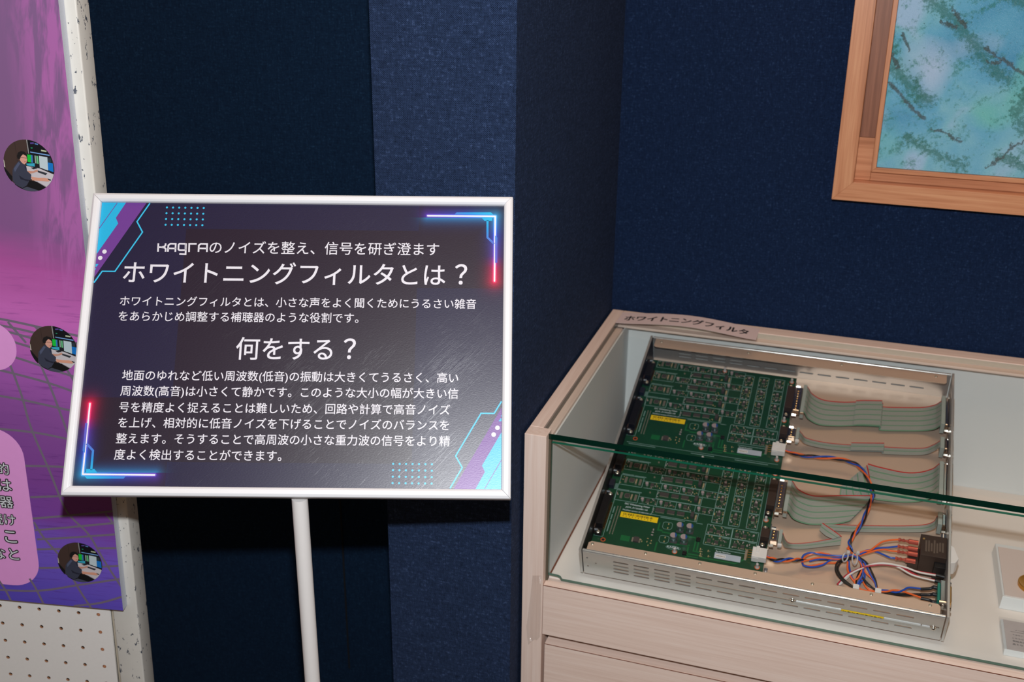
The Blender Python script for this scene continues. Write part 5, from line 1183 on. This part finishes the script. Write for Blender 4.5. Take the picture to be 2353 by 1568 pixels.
# upper board lead: from the rear white plug, over the long ribbon and down to the knot
up = [(0.2245, 0.2500, -0.0225), q2(250, 985, -0.022), q2(420, 1003, -0.022), q2(620, 1020, -0.022), q2(780, 1060, -0.022), q2(870, 1125, -0.021), q2(940, 1240, -0.020), q2(985, 1370, -0.020), q4(1145, 20, -0.020), q4(1100, 150, -0.020), q4(1040, 280, -0.021), q4(965, 390, -0.022), q4(925, 480, -0.024), q4(950, 560, -0.026)]
for m, ph in (('orange', 0), ('blue', 2.1), ('blackw', 4.2)): strand(up, m, ph, 0.0017, 5.2)
lo = [(0.2245, 0.0605, -0.0225), q4(190, 645, -0.023), q4(330, 640, -0.024), q4(460, 640, -0.028)]
for m, ph in (('orange', 0), ('blue', 2.4), ('blackw', 4.2)): strand(lo, m, ph, 0.0018, 1.6)
W4 = lambda L, m, r=0.00115: wire([q4(*p_) for p_ in L], m, r)
W4([(440, 640, -0.028), (470, 590, -0.026), (540, 570, -0.025), (640, 590, -0.026), (760, 598, -0.027), (880, 600, -0.026), (980, 590, -0.026)], 'blue')
W4([(440, 655, -0.030), (500, 600, -0.028), (600, 570, -0.025), (690, 580, -0.026), (780, 605, -0.028), (900, 602, -0.027), (1000, 588, -0.025)], 'orange')
W4([(440, 660, -0.032), (520, 640, -0.030), (620, 620, -0.029), (760, 632, -0.030), (880, 640, -0.029)], 'orange')
W4([(450, 670, -0.034), (470, 700, -0.034), (560, 712, -0.034), (660, 690, -0.033), (740, 640, -0.031), (830, 640, -0.030)], 'blue')
W4([(445, 668, -0.036), (490, 702, -0.036), (600, 690, -0.036), (700, 672, -0.034), (800, 668, -0.032), (900, 610, -0.027)], 'orange')
W4([(520, 655, -0.031), (620, 635, -0.030), (740, 628, -0.030), (900, 612, -0.027)], 'blue')
W4([(450, 645, -0.031), (600, 640, -0.033), (760, 640, -0.033), (900, 630, -0.030)], 'blackw')
# to the switch
W4([(960, 600, -0.026), (1050, 560, -0.024), (1130, 545, -0.022), (1180, 510, -0.018), (1250, 462, -0.015), (1330, 444, -0.014), (1418, 438, -0.014)], 'orange')
W4([(970, 605, -0.027), (1040, 580, -0.025), (1120, 545, -0.023), (1220, 522, -0.021), (1320, 516, -0.020), (1408, 506, -0.020)], 'blue')
W4([(980, 612, -0.027), (1080, 580, -0.026), (1180, 550, -0.022), (1270, 538, -0.019), (1340, 552, -0.018), (1406, 557, -0.018)], 'orange')
W4([(1010, 600, -0.027), (1100, 545, -0.026), (1190, 560, -0.025), (1270, 592, -0.024), (1330, 618, -0.023), (1386, 625, -0.023)], 'blue')
# the loop and the descending leads
W4([(960, 610, -0.028), (880, 632, -0.027), (810, 660, -0.027), (785, 720, -0.029), (800, 780, -0.031), (850, 845, -0.034), (910, 890, -0.036), (960, 915, -0.037)], 'blackw', 0.0013)
W4([(975, 625, -0.029), (900, 640, -0.029), (832, 672, -0.029), (806, 730, -0.031), (830, 790, -0.033), (880, 850, -0.035), (950, 905, -0.038)], 'blackw', 0.0013)
W4([(930, 520, -0.024), (960, 575, -0.026), (1040, 630, -0.028), (1060, 700, -0.031), (1010, 790, -0.034), (985, 880, -0.037), (990, 920, -0.038)], 'blackw')
W4([(950, 590, -0.025), (1020, 640, -0.027), (1060, 720, -0.030), (1050, 800, -0.033), (1010, 870, -0.036), (1005, 905, -0.038)], 'blue')
W4([(900, 520, -0.026), (960, 580, -0.026), (1030, 660, -0.028), (1045, 740, -0.031), (1010, 820, -0.034), (975, 850, -0.036), (985, 905, -0.038)], 'orange')
W4([(905, 660, -0.030), (905, 740, -0.033), (935, 810, -0.035), (970, 860, -0.037), (1000, 915, -0.038)], 'orange')
W4([(915, 650, -0.031), (925, 730, -0.033), (945, 810, -0.036), (990, 890, -0.038)], 'blue')
W4([(980, 600, -0.027), (1060, 640, -0.027), (1110, 690, -0.029), (1150, 770, -0.031), (1185, 850, -0.034), (1200, 930, -0.037)], 'blackw')
W4([(990, 600, -0.026), (1060, 650, -0.028), (1100, 720, -0.030), (1140, 800, -0.032), (1180, 870, -0.035), (1195, 935, -0.037)], 'blue')
W4([(1060, 680, -0.030), (1080, 760, -0.032), (1150, 830, -0.034), (1190, 890, -0.036), (1205, 935, -0.037)], 'orange')
W4([(1040, 690, -0.030), (1040, 790, -0.033), (1100, 870, -0.036), (1180, 945, -0.038)], 'blackw')
W4([(1045, 800, -0.034), (1090, 880, -0.036), (1150, 920, -0.038), (1210, 955, -0.039)], 'blackw')
W4([(1080, 760, -0.033), (1070, 830, -0.035), (1030, 870, -0.037), (1010, 920, -0.038)], 'blue')
W4([(1050, 830, -0.036), (1080, 900, -0.038), (1130, 945, -0.039), (1200, 955, -0.039)], 'orange')
W4([(1010, 920, -0.038), (1060, 945, -0.039), (1140, 955, -0.039), (1200, 958, -0.038)], 'orange')
# out to the inlet, with heat-shrink ends
W4([(1240, 945, -0.036), (1310, 950, -0.034), (1390, 968, -0.031), (1460, 945, -0.026), (1520, 918, -0.022), (1640, 930, -0.020)], 'blue')
W4([(1240, 960, -0.036), (1300, 958, -0.034), (1370, 945, -0.030), (1450, 955, -0.028), (1540, 985, -0.026), (1640, 1020, -0.024)], 'orange')
W4([(1240, 965, -0.037), (1350, 985, -0.035), (1480, 1000, -0.031), (1640, 990, -0.026)], 'blackw')
W4([(1240, 958, -0.037), (1360, 978, -0.036), (1500, 985, -0.032), (1640, 985, -0.028)], 'blackw')
for (u, v, c) in ((1636, 935, -0.020), (1632, 990, -0.023), (1636, 1025, -0.025)):
    p_ = q4(u, v, c); yb_ = {935: 0.0545, 990: 0.0465, 1025: 0.0375}[v]; zz = {935: -0.018, 990: -0.021, 1025: -0.024}[v]
    MB().tube(cat_rom([p_, (p_[0]+0.010, (p_[1]+yb_)/2+0.001, c), (0.4200, yb_, zz), (0.4238, yb_, zz)], 5), [0.0018]*10+[0.0024]*6, 10).build('heat_shrink_sleeve', M['sleeve'], rack, smooth=True)
# red-white pairs to the indicator holders
W4([(800, 890, -0.040), (900, 790, -0.034), (1050, 720, -0.028), (1170, 695, -0.024), (1300, 690, -0.022), (1450, 715, -0.021), (1600, 755, -0.021), (1790, 790, -0.022)], 'red_w')
W4([(818, 890, -0.040), (920, 790, -0.033), (1080, 710, -0.027), (1200, 678, -0.022), (1330, 682, -0.020), (1480, 715, -0.020), (1620, 765, -0.020), (1790, 797, -0.022)], 'white_w')
W4([(1090, 712, -0.030), (1220, 690, -0.027), (1360, 700, -0.025), (1500, 750, -0.023), (1640, 815, -0.022), (1780, 845, -0.022)], 'red_w')
W4([(830, 888, -0.040), (960, 770, -0.034), (1100, 705, -0.028), (1250, 672, -0.024), (1400, 710, -0.022), (1560, 795, -0.021), (1780, 852, -0.022)], 'white_w')
# cable ties and white markers
def tie(u, v, c, rr, rot):
    p_ = q4(u, v, c); mb = MB(); n = 20; pts = [(p_[0]+rr*0.45*math.cos(t)*math.cos(rot)-rr*math.sin(t)*math.sin(rot)*0.2, p_[1]+rr*math.sin(t), p_[2]+rr*0.5*math.cos(t)+0.002) for t in [2*math.pi*i/n for i in range(n+1)]]
    o = mb.tube(pts, 0.0009, 6).build('cable_tie', M['nylon_t'], rack, smooth=True); MB().box(p_[0]+0.001, p_[0]+0.005, p_[1]+rr*0.7, p_[1]+rr*0.7+0.004, p_[2]+0.002, p_[2]+0.006).build('lock', M['nylon_t'], o, bevel=0.0006)
tie(880, 625, -0.024, 0.0068, 0.2); tie(975, 640, -0.020, 0.0088, 0.9)
for (u, v) in ((990, 908), (1211, 948)):
    p_ = q4(u, v, -0.0340); MB().box(p_[0]-0.0036, p_[0]+0.0036, p_[1]-0.0034, p_[1]+0.0034, -0.0425, -0.0335).build('cable_marker', M['nylon'], rack, bevel=0.0003)
p_ = q4(85, 745, -0.0430); MB().cyl((p_[0], p_[1], -0.044), (p_[0], p_[1], -0.041), 0.0025, 12).build('spacer', M['cap_side'], rack, smooth=True)

bpy.data.objects.remove(_txo)
# gather every joined patch of flat print that lies apart into its own class
for o in col.objects:
    if o.name.split('.')[0] in ('cyan_print', 'purple_print', 'light_blue_print', 'bracket_print', 'grid_print', 'lettering', 'lettering_outline', 'portrait_photo', 'rule_marks'):
        if o.type == 'MESH' and 'kind' not in o and o.name.split('.')[0] not in ('portrait_photo',): o['kind'] = 'stuff'
